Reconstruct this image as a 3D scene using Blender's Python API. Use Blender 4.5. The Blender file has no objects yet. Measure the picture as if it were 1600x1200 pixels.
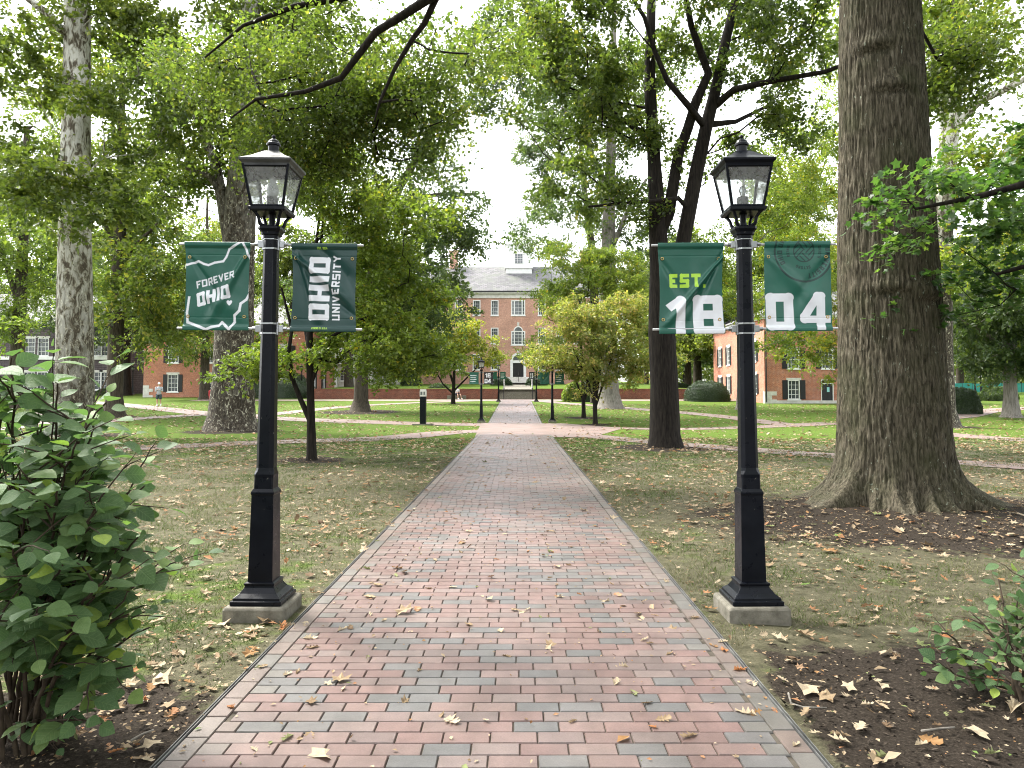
import bpy, math, random
import numpy as np
from mathutils import Vector, Matrix
R = math.radians
SC = bpy.context.scene
COL = SC.collection
# ------------------------------------------------------------------ camera
F, CX, CY, H, PITCH = 1155.0, 808.0, 567.6, 1.55, R(2.4)
cam = bpy.data.objects.new('camera', bpy.data.cameras.new('camera'))
COL.objects.link(cam)
cam.location = (0, 0, H)
cam.rotation_euler = (R(90) + PITCH, 0, 0)
cam.data.sensor_width = 36
cam.data.lens = F / 1600 * 36
cam.data.shift_x = -8 / 1600
cam.data.shift_y = -32.4 / 1600
cam.data.clip_end = 2000
cam.data.clip_start = 0.05
SC.camera = cam
# ------------------------------------------------------------------ sky, sun, exposure
SUN_EL, SUN_AZ = R(54), R(305)     # azimuth clockwise from +Y: ahead and to the left
W = bpy.data.worlds.new('World'); SC.world = W; W.use_nodes = True
wn = W.node_tree; wn.nodes.clear()
wo = wn.nodes.new('ShaderNodeOutputWorld'); bg = wn.nodes.new('ShaderNodeBackground')
sk = wn.nodes.new('ShaderNodeTexSky'); sk.sky_type = 'NISHITA'; sk.sun_disc = False
sk.sun_elevation = SUN_EL; sk.sun_rotation = SUN_AZ; sk.dust_density = 3.0
hs = wn.nodes.new('ShaderNodeHueSaturation'); hs.inputs['Saturation'].default_value = 0.16
hs.inputs['Value'].default_value = 1.5
wn.links.new(sk.outputs[0], hs.inputs['Color']); wn.links.new(hs.outputs[0], bg.inputs[0])
wn.links.new(bg.outputs[0], wo.inputs[0])
bg.inputs[1].default_value = 0.15
sun = bpy.data.objects.new('sun', bpy.data.lights.new('sun', 'SUN')); COL.objects.link(sun)
sun.data.energy = 2.2; sun.data.angle = R(12); sun.data.color = (1, .95, .86)
sun.rotation_euler = Vector((-math.sin(SUN_AZ) * math.cos(SUN_EL), -math.cos(SUN_AZ) * math.cos(SUN_EL),
                             -math.sin(SUN_EL))).to_track_quat('-Z', 'Y').to_euler()
SC.view_settings.view_transform = 'Standard'; SC.view_settings.look = 'None'
SC.view_settings.gamma = 1.0; SC.view_settings.exposure = 1.93
SC.render.engine = 'CYCLES'
SC.cycles.use_adaptive_sampling = False; SC.cycles.use_denoising = True; SC.cycles.denoising_prefilter = 'ACCURATE'; SC.cycles.filter_width = 1.0
SC.cycles.max_bounces = 7; SC.cycles.diffuse_bounces = 4; SC.cycles.transmission_bounces = 5
SC.cycles.transparent_max_bounces = 8; SC.cycles.glossy_bounces = 3
SC.cycles.sample_clamp_indirect = 6
SC.render.use_persistent_data = False

# ------------------------------------------------------------------ helpers: geometry of the view and the terrain
def P(px, py, Y):
    """world point seen at photo pixel (px, py) on the vertical plane y = Y"""
    a, b = (px - CX) / F, -(py - CY) / F
    d = (a, math.cos(PITCH) - b * math.sin(PITCH), math.sin(PITCH) + b * math.cos(PITCH))
    t = Y / d[1]
    return Vector((d[0] * t, Y, H + d[2] * t))
def terr(x, y):
    y = np.asarray(y, float)
    k = np.clip((y - 36) / 5, 0, 1)
    return np.where(y < 36, 0, 0.03 * (y - 36) * (0.5 + 0.5 * k)) * np.where(y > 140, 0, 1) + np.where(y > 140, 3.12, 0)
def terz(x, y): return float(terr(x, y))
def G(px, py):
    """ground point under photo pixel"""
    lo, hi = 1.5, 400.0
    for Y in np.geomspace(1.5, 400, 900):
        p = P(px, py, Y)
        if p.z <= terz(p.x, Y): hi = Y; break
        lo = Y
    for _ in range(20):
        m = (lo + hi) / 2; p = P(px, py, m)
        if p.z <= terz(p.x, m): hi = m
        else: lo = m
    p = P(px, py, hi); return Vector((p.x, hi, terz(p.x, hi)))
def hash3(ix, iy, iz, seed):
    h = (ix * 374761393 + iy * 668265263 + iz * 2147483647 + seed * 974634777) & 0xFFFFFFFF
    h = ((h ^ (h >> 13)) * 1274126177) & 0xFFFFFFFF
    h = ((h ^ (h >> 16)) * 2246822519) & 0xFFFFFFFF
    return ((h ^ (h >> 15)) & 0xFFFF) / 32767.5 - 1
def vnoise(x, y, z, seed=0):
    x, y, z = np.broadcast_arrays(np.asarray(x, float), np.asarray(y, float), np.asarray(z, float))
    ix, iy, iz = np.floor(x).astype(np.int64), np.floor(y).astype(np.int64), np.floor(z).astype(np.int64)
    fx, fy, fz = x - ix, y - iy, z - iz
    fx, fy, fz = [f * f * (3 - 2 * f) for f in (fx, fy, fz)]
    o = 0
    for a in (0, 1):
        for b in (0, 1):
            for c in (0, 1):
                w = (fx if a else 1 - fx) * (fy if b else 1 - fy) * (fz if c else 1 - fz)
                o = o + w * hash3(ix + a, iy + b, iz + c, seed)
    return o
def fbm(x, y, z=0.0, seed=0, oct=3):
    o, a = 0, 1.0
    for k in range(oct):
        o = o + a * vnoise(x * 2 ** k, y * 2 ** k, z * 2 ** k if not np.isscalar(z) else z, seed + k); a *= .5
    return o

# ------------------------------------------------------------------ helpers: objects
def tag(o, label=None, cat=None, group=None, kind=None):
    if label: o['label'] = label
    if cat: o['category'] = cat
    if group: o['group'] = group
    if kind: o['kind'] = kind
    return o
def empty(name, loc=(0, 0, 0), rz=0.0):
    o = bpy.data.objects.new(name, None); COL.objects.link(o)
    o.location = loc; o.rotation_euler = (0, 0, rz); o.empty_display_size = .2
    return o
def link(name, me, parent=None):
    o = bpy.data.objects.new(name, me); COL.objects.link(o)
    if parent is not None: o.parent = parent
    return o
CH = {}
def copy_tree(o, loc=None, rz=None, scale=None, parent=None, skip=()):
    c = o.copy(); COL.objects.link(c); c.parent = parent
    if loc is not None: c.location = loc
    if rz is not None: c.rotation_euler = (0, 0, rz)
    if scale is not None: c.scale = scale if hasattr(scale, '__len__') else (scale,) * 3
    for ch in [k for k in bpy.data.objects if k.parent == o] if o not in CH else CH[o]:
        if ch.name.split('.')[0] in skip: continue
        copy_tree(ch, parent=c, skip=skip)
    return c
class MB:
    def __init__(s): s.v = []; s.f = []; s.m = []; s.uv = []
    def add(s, vs, fs, mi=0, uvs=None):
        n = len(s.v); s.v += [tuple(v) for v in vs]
        for i, f in enumerate(fs):
            s.f.append(tuple(n + k for k in f)); s.m.append(mi)
            s.uv.append(uvs[i] if uvs else None)
    def box(s, x0, x1, y0, y1, z0, z1, mi=0):
        vs = [(x, y, z) for z in (z0, z1) for y in (y0, y1) for x in (x0, x1)]
        fs = [(0, 2, 3, 1), (4, 5, 7, 6), (0, 1, 5, 4), (1, 3, 7, 5), (3, 2, 6, 7), (2, 0, 4, 6)]
        uvs = [[((v[0] + v[1]) if k > 1 else v[0], v[2] if k > 1 else v[1]) for v in (vs[i] for i in f)] for k, f in enumerate(fs)]
        s.add(vs, fs, mi, uvs)
    def rings(s, rings, cap0=True, cap1=True, mi=0, close=True):
        n = len(rings[0]); vs = [p for r in rings for p in r]; fs = []
        for k in range(len(rings) - 1):
            for i in range(n if close else n - 1):
                j = (i + 1) % n
                fs.append((k * n + i, k * n + j, (k + 1) * n + j, (k + 1) * n + i))
        if cap0: fs.append(tuple(range(n))[::-1])
        if cap1: fs.append(tuple((len(rings) - 1) * n + i for i in range(n)))
        s.add(vs, fs, mi)
    def lathe(s, prof, n=16, c=(0, 0), mi=0, rot=0.0):
        s.rings([[(c[0] + r * math.cos(2 * math.pi * i / n + rot), c[1] + r * math.sin(2 * math.pi * i / n + rot), z)
                  for i in range(n)] for r, z in prof], mi=mi)
    def tube(s, pts, rad, n=8, mi=0, cap=True):
        pts = [Vector(p) for p in pts]
        if not hasattr(rad, '__len__'): rad = [rad] * len(pts)
        rs = []; up = None
        for k, p in enumerate(pts):
            d = (pts[min(k + 1, len(pts) - 1)] - pts[max(k - 1, 0)])
            d = d.normalized() if d.length > 1e-9 else Vector((0, 0, 1))
            if up is None: up = Vector((1, 0, 0)) if abs(d.x) < .8 else Vector((0, 1, 0))
            a = (up - d * up.dot(d)).normalized(); b = d.cross(a); up = a
            rs.append([p + (a * math.cos(2 * math.pi * i / n) + b * math.sin(2 * math.pi * i / n)) * rad[k] for i in range(n)])
        s.rings(rs, cap, cap, mi)
    def build(s, name, mats, parent=None, smooth=False, bevel=0):
        me = bpy.data.meshes.new(name); me.from_pydata(s.v, [], s.f)
        if not isinstance(mats, (list, tuple)): mats = [mats]
        for m in mats: me.materials.append(m)
        me.polygons.foreach_set('material_index', s.m)
        if any(u is not None for u in s.uv):
            ul = me.uv_layers.new(name='uv').data; k = 0
            for f, u in zip(s.f, s.uv):
                for j in range(len(f)):
                    if u is not None: ul[k].uv = u[j]
                    k += 1
        if smooth: me.polygons.foreach_set('use_smooth', [True] * len(s.f))
        me.update()
        o = link(name, me, parent)
        if bevel:
            b = o.modifiers.new('bevel', 'BEVEL'); b.width = bevel; b.segments = 2; b.limit_method = 'ANGLE'
        return o
def mesh_np(name, V, Fa, mats, parent=None, smooth=False, fattr=None, pattr=None, pcol=None):
    me = bpy.data.meshes.new(name)
    V = np.ascontiguousarray(V, np.float32); Fa = np.ascontiguousarray(Fa, np.int32)
    m, n = Fa.shape
    me.vertices.add(len(V)); me.vertices.foreach_set('co', V.ravel())
    me.loops.add(m * n); me.loops.foreach_set('vertex_index', Fa.ravel())
    me.polygons.add(m); me.polygons.foreach_set('loop_start', np.arange(0, m * n, n, dtype=np.int32))
    me.polygons.foreach_set('use_smooth', np.full(m, bool(smooth)))
    for k, v in (fattr or {}).items():
        me.attributes.new(k, 'FLOAT', 'FACE').data.foreach_set('value', np.ascontiguousarray(v, np.float32))
    for k, v in (pattr or {}).items():
        me.attributes.new(k, 'FLOAT', 'POINT').data.foreach_set('value', np.ascontiguousarray(v, np.float32))
    for k, v in (pcol or {}).items():
        me.attributes.new(k, 'FLOAT_COLOR', 'POINT').data.foreach_set('color', np.ascontiguousarray(v, np.float32).ravel())
    me.update(calc_edges=True)
    for mt in (mats if isinstance(mats, (list, tuple)) else [mats]): me.materials.append(mt)
    return link(name, me, parent)
def grid_faces(nu, nv, wrap=False):
    i = np.arange(nv - 1)[:, None] * nu; j = np.arange(nu if wrap else nu - 1)[None]
    a = i + j; b = i + (j + 1) % nu
    return np.stack([a, b, b + nu, a + nu], -1).reshape(-1, 4)

# ------------------------------------------------------------------ materials
class NT:
    def __init__(s, name):
        s.m = bpy.data.materials.new(name); s.m.use_nodes = True; s.t = s.m.node_tree; s.t.nodes.clear()
        s.out = s.t.nodes.new('ShaderNodeOutputMaterial'); s.cur = None
    def n(s, typ, **kw):
        nd = s.t.nodes.new('ShaderNode' + typ)
        for k, v in kw.items():
            if k.startswith('i_'):
                key = k[2:].replace('_', ' ')
                s.put(nd.inputs[int(key)] if key.isdigit() else nd.inputs[key], v)
            else: setattr(nd, k, v)
        return nd
    def put(s, inp, v):
        if isinstance(v, bpy.types.NodeSocket): s.t.links.new(v, inp)
        elif isinstance(v, tuple) and len(v) == 3 and inp.type == 'RGBA': inp.default_value = (*v, 1)
        else: inp.default_value = v
    def coord(s, kind='Object', scale=(1, 1, 1)):
        c = s.n('TexCoord').outputs[kind]
        if scale == (1, 1, 1): return c
        m = s.n('Mapping'); s.t.links.new(c, m.inputs[0]); m.inputs['Scale'].default_value = scale
        return m.outputs[0]
    def noise(s, vec, scale, detail=4, rough=.55, dist=0.0):
        return s.n('TexNoise', i_Vector=vec, i_Scale=scale, i_Detail=detail, i_Roughness=rough, i_Distortion=dist).outputs[0]
    def ramp(s, fac, stops, interp='LINEAR'):
        r = s.n('ValToRGB'); s.put(r.inputs[0], fac); e = r.color_ramp.elements; r.color_ramp.interpolation = interp
        while len(e) < len(stops): e.new(.5)
        for k, (p, c) in enumerate(stops):
            e[k].position = p; e[k].color = (*c, 1) if len(c) == 3 else c
        return r.outputs[0]
    def mix(s, fac, a, b, mode='MIX'):
        m = s.n('Mix', data_type='RGBA', blend_type=mode)
        s.put(m.inputs[0], fac); s.put(m.inputs[6], a); s.put(m.inputs[7], b); return m.outputs[2]
    def math(s, op, a, b=0.0, clamp=False):
        m = s.n('Math', operation=op, use_clamp=clamp); s.put(m.inputs[0], a); s.put(m.inputs[1], b); return m.outputs[0]
    def bump(s, h, strength=.5, dist=.01):
        return s.n('Bump', i_Height=h, i_Strength=strength, i_Distance=dist).outputs[0]
    def attr(s, name, out='Fac'): return s.n('Attribute', attribute_name=name).outputs[out]
    def bsdf(s, color, rough=.6, spec=.4, metal=0.0, normal=None, **kw):
        b = s.n('BsdfPrincipled'); s.put(b.inputs['Base Color'], color); s.put(b.inputs['Roughness'], rough)
        s.put(b.inputs['Specular IOR Level'], spec); s.put(b.inputs['Metallic'], metal)
        if normal is not None: s.put(b.inputs['Normal'], normal)
        for k, v in kw.items(): s.put(b.inputs[k.replace('_', ' ')], v)
        return b.outputs[0]
    def end(s, sh): s.t.links.new(sh, s.out.inputs[0]); return s.m
def simple(name, c1, c2, scale=8, rough=.6, spec=.4, metal=0.0, bump=.2, bdist=.005, detail=5):
    t = NT(name); co = t.coord(); n = t.noise(co, scale, detail)
    return t.end(t.bsdf(t.ramp(n, [(.3, c1), (.7, c2)]), t.ramp(t.noise(co, scale * 3), [(.3, (rough * .85,) * 3), (.7, (min(1, rough * 1.15),) * 3)]),
                        spec, metal, t.bump(t.noise(co, scale * 6), bump, bdist)))
def leaf_mat(name, stops, trans=.44, tcol=(1.0, 1.10, .50), hue=None, rough=.42, spec=.5):
    t = NT(name); c = t.ramp(t.attr('r'), stops)
    n = t.noise(t.coord('Object'), .35, 3)
    c = t.mix(1.0, c, t.ramp(n, [(.3, (.78, .84, .8)), (.7, (1.18, 1.1, .95))]), 'MULTIPLY')
    tc = t.mix(1.0, c, tcol, 'MULTIPLY')
    tr = t.n('BsdfTranslucent', i_Color=t.mix(1.0, tc, (1.9, 1.9, 1.9), 'MULTIPLY')).outputs[0]
    ms = t.n('MixShader', i_0=trans, i_1=t.bsdf(c, rough, spec), i_2=tr)
    return t.end(ms.outputs[0])
LEAF = {
    'oak': leaf_mat('oak_leaves', [(0, (.042, .064, .020)), (.5, (.082, .116, .030)), (.88, (.135, .168, .042)), (1, (.24, .22, .05))], trans=.52),
    'dark': leaf_mat('dark_leaves', [(0, (.034, .058, .026)), (.6, (.064, .098, .042)), (1, (.115, .15, .052))], trans=.42),
    'sycamore': leaf_mat('sycamore_leaves', [(0, (.055, .082, .024)), (.6, (.112, .148, .036)), (1, (.20, .225, .05))]),
    'yellow': leaf_mat('yellow_green_leaves', [(0, (.080, .118, .028)), (.6, (.150, .200, .042)), (.92, (.25, .28, .055)), (1, (.33, .26, .03))]),
    'autumn': leaf_mat('turning_leaves', [(0, (.11, .14, .03)), (.45, (.21, .23, .04)), (.8, (.36, .32, .05)), (1, (.48, .28, .05))]),
    'olive': leaf_mat('olive_leaves', [(0, (.09, .12, .03)), (.4, (.17, .20, .055)), (.75, (.29, .27, .10)), (1, (.42, .27, .15))]),
    'maple': leaf_mat('maple_leaves', [(0, (.030, .066, .022)), (.6, (.056, .112, .036)), (1, (.11, .165, .045))], trans=.48),
    'hedge': leaf_mat('hedge_leaves', [(0, (.016, .035, .012)), (.7, (.030, .058, .018)), (1, (.05, .09, .025))], trans=.15),
}
def shrub_leaf_mat():
    t = NT('shrub_leaves'); c = t.ramp(t.attr('r'), [(0, (.044, .088, .036)), (.6, (.098, .165, .066)), (.86, (.16, .23, .07)), (1, (.24, .32, .05))])
    n = t.noise(t.coord('Object'), 60, 3)
    c = t.mix(1.0, c, t.ramp(n, [(.3, (.85, .88, .85)), (.7, (1.12, 1.1, 1.1))]), 'MULTIPLY')
    lu, lv = t.attr('lu'), t.attr('lv')
    vn = t.math('PINGPONG', t.math('MULTIPLY', t.math('SUBTRACT', lu, t.math('MULTIPLY', lv, .75)), 6.5), .5)
    vein = t.math('MAXIMUM', t.ramp(vn, [(.03, (1, 1, 1)), (.10, (0, 0, 0))]), t.ramp(lv, [(.008, (1, 1, 1)), (.022, (0, 0, 0))]))
    c = t.mix(t.math('MULTIPLY', vein, .30), c, (.17, .24, .10))
    geo = t.n('NewGeometry').outputs['Backfacing']
    c = t.mix(geo, c, t.mix(.35, c, (.16, .22, .13)))
    tr = t.n('BsdfTranslucent', i_Color=t.mix(1.0, c, (1.6, 2.0, .9), 'MULTIPLY')).outputs[0]
    nrm = t.bump(t.math('SUBTRACT', n, vein), .5, .003)
    return t.end(t.n('MixShader', i_0=.28, i_1=t.bsdf(c, .58, .3, normal=nrm), i_2=tr).outputs[0])
LEAF['shrub'] = shrub_leaf_mat()
def dry_leaf_mat():
    t = NT('dry_leaves')
    c = t.ramp(t.attr('r'), [(0, (.085, .052, .030)), (.25, (.17, .115, .065)), (.5, (.30, .225, .14)), (.72, (.43, .36, .255)), (.86, (.30, .13, .05)), (.93, (.20, .21, .10)), (1, (.13, .21, .05))])
    n = t.noise(t.coord('Object'), 25, 4)
    c = t.mix(1.0, c, t.ramp(n, [(.3, (.75, .72, .7)), (.7, (1.15, 1.15, 1.15))]), 'MULTIPLY')
    tr = t.n('BsdfTranslucent', i_Color=c).outputs[0]
    return t.end(t.n('MixShader', i_0=.15, i_1=t.bsdf(c, .75, .2), i_2=tr).outputs[0])
LEAF['dry'] = dry_leaf_mat()
def bark_oak():
    t = NT('oak_bark'); co = t.coord('Object')
    st = t.coord('Object', (1, 1, .16))
    f = t.noise(st, 34, 6, .65, .6); big = t.noise(co, 2.2, 4)
    c = t.ramp(f, [(.30, (.012, .011, .008)), (.44, (.045, .039, .026)), (.58, (.100, .087, .062)), (.75, (.18, .160, .122))])
    c = t.mix(t.ramp(big, [(.45, (0, 0, 0)), (.7, (.5,) * 3)]), c, (.036, .042, .017))
    sp = t.noise(t.coord('Object', (1, 1, .5)), 30, 3); sp2 = t.noise(co, 3.1, 3)
    lich = t.math('MULTIPLY', t.ramp(sp, [(.64, (0, 0, 0)), (.7, (1, 1, 1))]), t.ramp(sp2, [(.48, (0, 0, 0)), (.6, (1, 1, 1))]))
    c = t.mix(t.math('MULTIPLY', lich, .7), c, (.30, .34, .27))
    h = t.math('ADD', f, t.math('MULTIPLY', t.noise(co, 90, 4), .25))
    return t.end(t.bsdf(c, .92, .15, normal=t.bump(h, .9, .02)))
def bark_plain(name, a, b, scale=20):
    t = NT(name); st = t.coord('Object', (1, 1, .14)); f = t.noise(st, scale, 5, .6, .4)
    c = t.ramp(f, [(.3, a), (.7, b)])
    return t.end(t.bsdf(c, .9, .15, normal=t.bump(f, .8, .02)))
def bark_syc(name, lo, pale):
    t = NT(name); co = t.coord('Object'); z = t.n('SeparateXYZ', i_0=co).outputs[2]
    n1 = t.noise(t.coord('Object', (1, 1, .4)), 4.6, 5, .62, .8); n2 = t.noise(t.coord('Object', (1, 1, .6)), 7, 5, .65, 1.5)
    fl = t.ramp(n2, [(.3, (.030, .024, .017)), (.46, (.060, .049, .036)), (.54, (.11, .095, .07)), (.60, (.38, .36, .28))], 'CONSTANT')
    hi = t.ramp(n1, [(.3, (.10, .085, .06)), (.43, (.20, .18, .135)), (.47, (.40, .39, .32)), (.53, (.54, .53, .47))], 'CONSTANT')
    h01 = t.math('DIVIDE', t.math('SUBTRACT', z, lo), pale, True)
    hh = t.math('ADD', h01, t.math('MULTIPLY', t.math('SUBTRACT', n1, .5), .6), True)
    c = t.mix(hh, fl, hi)
    rb = t.noise(t.coord('Object', (1, 1, .2)), 16, 5)
    c = t.mix(1.0, c, t.ramp(rb, [(.3, (.75,) * 3), (.65, (1.1,) * 3)]), 'MULTIPLY')
    return t.end(t.bsdf(c, .85, .2, normal=t.bump(n2, .6, .02)))
M = {}
M['oak_bark'] = bark_oak()
M['dark_bark'] = bark_plain('dark_bark', (.006, .005, .0045), (.030, .025, .020))
M['brown_bark'] = bark_plain('brown_bark', (.028, .023, .017), (.10, .085, .065))
M['grey_bark'] = bark_plain('grey_bark', (.10, .09, .075), (.26, .24, .21), 14)
M['syc_bark'] = bark_syc('sycamore_bark', .0, 9.0)
M['syc_bark_mid'] = bark_syc('sycamore_bark_mid', 7.0, 5.0)
M['syc_bark_dark'] = bark_syc('sycamore_bark_dark', 8.0, 14.0)
M['twig'] = simple('twig', (.03, .022, .016), (.08, .06, .04), 20, .85, .2)
def black_paint():
    t = NT('black_paint'); co = t.coord(); n = t.noise(co, 5, 5); sp = t.noise(co, 38, 3, .6); ar = t.noise(co, 3.3, 3)
    c = t.ramp(n, [(.3, (.0026, .0034, .0060)), (.7, (.006, .0075, .0115))])
    chip = t.math('MULTIPLY', t.ramp(sp, [(.70, (0, 0, 0)), (.715, (1, 1, 1))]), t.ramp(ar, [(.5, (0, 0, 0)), (.56, (1, 1, 1))]))
    c = t.mix(chip, c, (.26, .24, .20))
    return t.end(t.bsdf(c, t.ramp(t.noise(co, 14, 4), [(.3, (.24,) * 3), (.7, (.40,) * 3)]), .18, normal=t.bump(t.math('SUBTRACT', n, chip), .2, .003)))
M['black'] = black_paint()
M['steel'] = simple('stainless_steel', (.30, .31, .32), (.46, .47, .48), 12, .32, .5, 1.0, .1, .001)
M['rod'] = simple('banner_rod', (.42, .43, .44), (.55, .55, .55), 12, .4, .5, .2, .05, .001)
M['brass'] = simple('brass', (.45, .33, .12), (.62, .47, .2), 12, .35, .5, 1.0, .05, .001)
M['concrete'] = simple('concrete', (.10, .092, .072), (.21, .195, .16), 14, .92, .2, bump=.7, bdist=.006)
M['edging'] = simple('weathered_edging', (.05, .05, .05), (.16, .16, .155), 9, .6, .4)
M['stone'] = simple('pale_stone', (.50, .48, .44), (.68, .66, .62), 3, .85, .3)
M['white'] = simple('white_trim', (.68, .68, .66), (.80, .80, .78), 3, .5, .4, bump=.05)
M['blackshut'] = simple('black_shutter', (.010, .010, .011), (.018, .018, .02), 4, .5, .4)
M['rail'] = simple('black_rail', (.010, .010, .011), (.018, .018, .02), 4, .4, .4)
M['bulb'] = simple('frosted_bulb', (.74, .76, .78), (.80, .81, .82), 3, .35, .5, bump=.02)
M['socket'] = simple('lamp_socket', (.10, .105, .11), (.16, .165, .17), 8, .5, .4)
M['skin'] = simple('skin', (.48, .28, .20), (.55, .34, .25), 10, .55, .4, bump=.05)
def glassmat(name, tint=(.93, .96, .95), rough=.03):
    t = NT(name)
    n = t.noise(t.coord(), 30, 4)
    milky = t.ramp(n, [(.35, (.26, .26, .26)), (.65, (.38, .38, .38))])  # pale milky veil mixed over the clear glass, varied by noise
    tr = t.n('BsdfTransparent', i_Color=tint).outputs[0]
    gl = t.n('BsdfGlossy', i_Roughness=rough).outputs[0]
    df = t.n('MixShader', i_0=.6, i_1=t.n('BsdfDiffuse', i_Color=(.75, .78, .76)).outputs[0], i_2=t.n('BsdfTranslucent', i_Color=(.8, .84, .82)).outputs[0]).outputs[0]
    fr = t.n('Fresnel', i_IOR=1.5).outputs[0]
    a = t.n('MixShader', i_0=milky, i_1=tr, i_2=df).outputs[0]
    return t.end(t.n('MixShader', i_0=t.math('ADD', fr, .03), i_1=a, i_2=gl).outputs[0])
M['glass'] = glassmat('lantern_glass')
M['pane'] = simple('window_glass', (.035, .045, .05), (.09, .105, .11), .7, .08, .8, bump=.02)
def brickwall(name, a, b, mortar=(.42, .38, .33), sc=1.0):
    t = NT(name); uv = t.coord('UV')
    br = t.n('TexBrick', i_Vector=uv, i_Color1=a, i_Color2=b, i_Mortar=mortar, i_Scale=1.0)
    br.inputs['Brick Width'].default_value = .215 * sc; br.inputs['Row Height'].default_value = .075 * sc
    br.inputs['Mortar Size'].default_value = .008 * sc; br.inputs['Mortar Smooth'].default_value = .3
    n = t.noise(t.coord('Object'), .5, 4)
    c = t.mix(1.0, br.outputs[0], t.ramp(n, [(.3, (.78, .75, .75)), (.7, (1.15, 1.12, 1.1))]), 'MULTIPLY')
    n2 = t.noise(t.coord('Object'), 6, 3)
    c = t.mix(1.0, c, t.ramp(n2, [(.3, (.82, .8, .8)), (.7, (1.15, 1.15, 1.15))]), 'MULTIPLY')
    return t.end(t.bsdf(c, .88, .2, normal=t.bump(br.outputs[1], -.4, .006)))
M['brick'] = brickwall('orange_brick', (.50, .185, .10), (.37, .125, .075))
M['brick_pale'] = brickwall('weathered_brick', (.60, .33, .24), (.47, .24, .175))
M['brick_low'] = brickwall('garden_wall_brick', (.27, .085, .055), (.17, .055, .04), (.22, .19, .16))
M['stone_grey'] = brickwall('purple_grey_stone', (.135, .115, .125), (.10, .085, .095), (.06, .05, .055), 3.4)
def slate():
    t = NT('slate_roof'); br = t.n('TexBrick', i_Vector=t.coord('UV'), i_Color1=(.15, .145, .15), i_Color2=(.085, .083, .088), i_Mortar=(.06, .06, .06))
    br.inputs['Scale'].default_value = 1; br.inputs['Brick Width'].default_value = .5; br.inputs['Row Height'].default_value = .35
    br.inputs['Mortar Size'].default_value = .02
    n = t.noise(t.coord('Object'), .8, 4)
    c = t.mix(t.ramp(n, [(.45, (0, 0, 0)), (.7, (.5,) * 3)]), br.outputs[0], (.13, .15, .11))
    return t.end(t.bsdf(c, .7, .3))
M['slate'] = slate()
def pathbrick():
    t = NT('path_brick'); co = t.coord('Object')
    base = t.attr('col', 'Color')
    n = t.noise(co, 9, 5, .6); n2 = t.noise(co, 130, 3); n3 = t.noise(co, .9, 4)
    c = t.mix(1.0, base, t.ramp(n, [(.3, (.80, .78, .78)), (.7, (1.14, 1.14, 1.14))]), 'MULTIPLY')
    c = t.mix(1.0, c, t.ramp(n2, [(.3, (.82, .82, .82)), (.7, (1.15, 1.15, 1.15))]), 'MULTIPLY')
    c = t.mix(t.ramp(n3, [(.5, (0, 0, 0)), (.8, (.40,) * 3)]), c, (.17, .150, .132))
    c = t.mix(1.0, c, t.ramp(t.noise(co, 2.3, 6, .7), [(.35, (.78, .77, .74)), (.6, (1.08, 1.08, 1.08))]), 'MULTIPLY')
    return t.end(t.bsdf(c, t.ramp(n3, [(.3, (.42,) * 3), (.7, (.56,) * 3)]), .7, normal=t.bump(n2, .3, .0015)))
M['pathbrick'] = pathbrick()
M['mortar'] = simple('path_sand', (.05, .043, .035), (.10, .088, .07), 12, .95, .1, bump=.5)
def sidepath():
    t = NT('side_path_brick'); co = t.coord('UV')
    br = t.n('TexBrick', i_Vector=co, i_Color1=(.205, .130, .112), i_Color2=(.165, .138, .128), i_Mortar=(.14, .11, .09), i_Scale=1.0)
    br.inputs['Brick Width'].default_value = .21; br.inputs['Row Height'].default_value = .105; br.inputs['Mortar Size'].default_value = .006
    n = t.noise(t.coord('Object'), 1.3, 5)
    c = t.mix(1.0, br.outputs[0], t.ramp(n, [(.3, (.72, .7, .66)), (.7, (1.2, 1.18, 1.18))]), 'MULTIPLY')
    return t.end(t.bsdf(c, .62, .4))
M['sidepath'] = sidepath()
def ground_mat():
    t = NT('lawn_ground'); co = t.coord('Object')
    soil = t.attr('soil'); dry = t.attr('dry')
    n1 = t.noise(co, .9, 6, .6); n2 = t.noise(co, 9, 6, .7); n3 = t.noise(co, 70, 5, .7); n4 = t.noise(co, 2.7, 6, .65)
    green = t.ramp(n2, [(.25, (.038, .064, .011)), (.55, (.080, .128, .018)), (.8, (.135, .190, .032))])
    tan = t.ramp(n2, [(.25, (.046, .044, .026)), (.5, (.094, .088, .056)), (.8, (.19, .170, .115))])
    dm = t.math('ADD', dry, t.math('MULTIPLY', t.math('SUBTRACT', n4, .5), 1.9))
    dm = t.math('ADD', dm, t.math('MULTIPLY', t.math('SUBTRACT', n1, .5), .9))
    c = t.mix(t.ramp(dm, [(.28, (0, 0, 0)), (.72, (1, 1, 1))]), green, tan)
    c = t.mix(1.0, c, t.ramp(n3, [(.3, (.62, .62, .6)), (.7, (1.3, 1.3, 1.28))]), 'MULTIPLY')
    sc = t.ramp(n3, [(.25, (.012, .0095, .0075)), (.55, (.038, .030, .023)), (.8, (.11, .090, .070))])
    sm = t.math('ADD', soil, t.math('ADD', t.math('MULTIPLY', t.math('SUBTRACT', n4, .5), .9), t.math('MULTIPLY', t.math('SUBTRACT', n2, .5), .8)))
    c = t.mix(t.ramp(sm, [(.42, (0, 0, 0)), (.58, (1, 1, 1))]), c, sc)
    return t.end(t.bsdf(c, .95, .08, normal=t.bump(t.math('ADD', n3, n2), .8, .02)))
M['ground'] = ground_mat()
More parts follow.
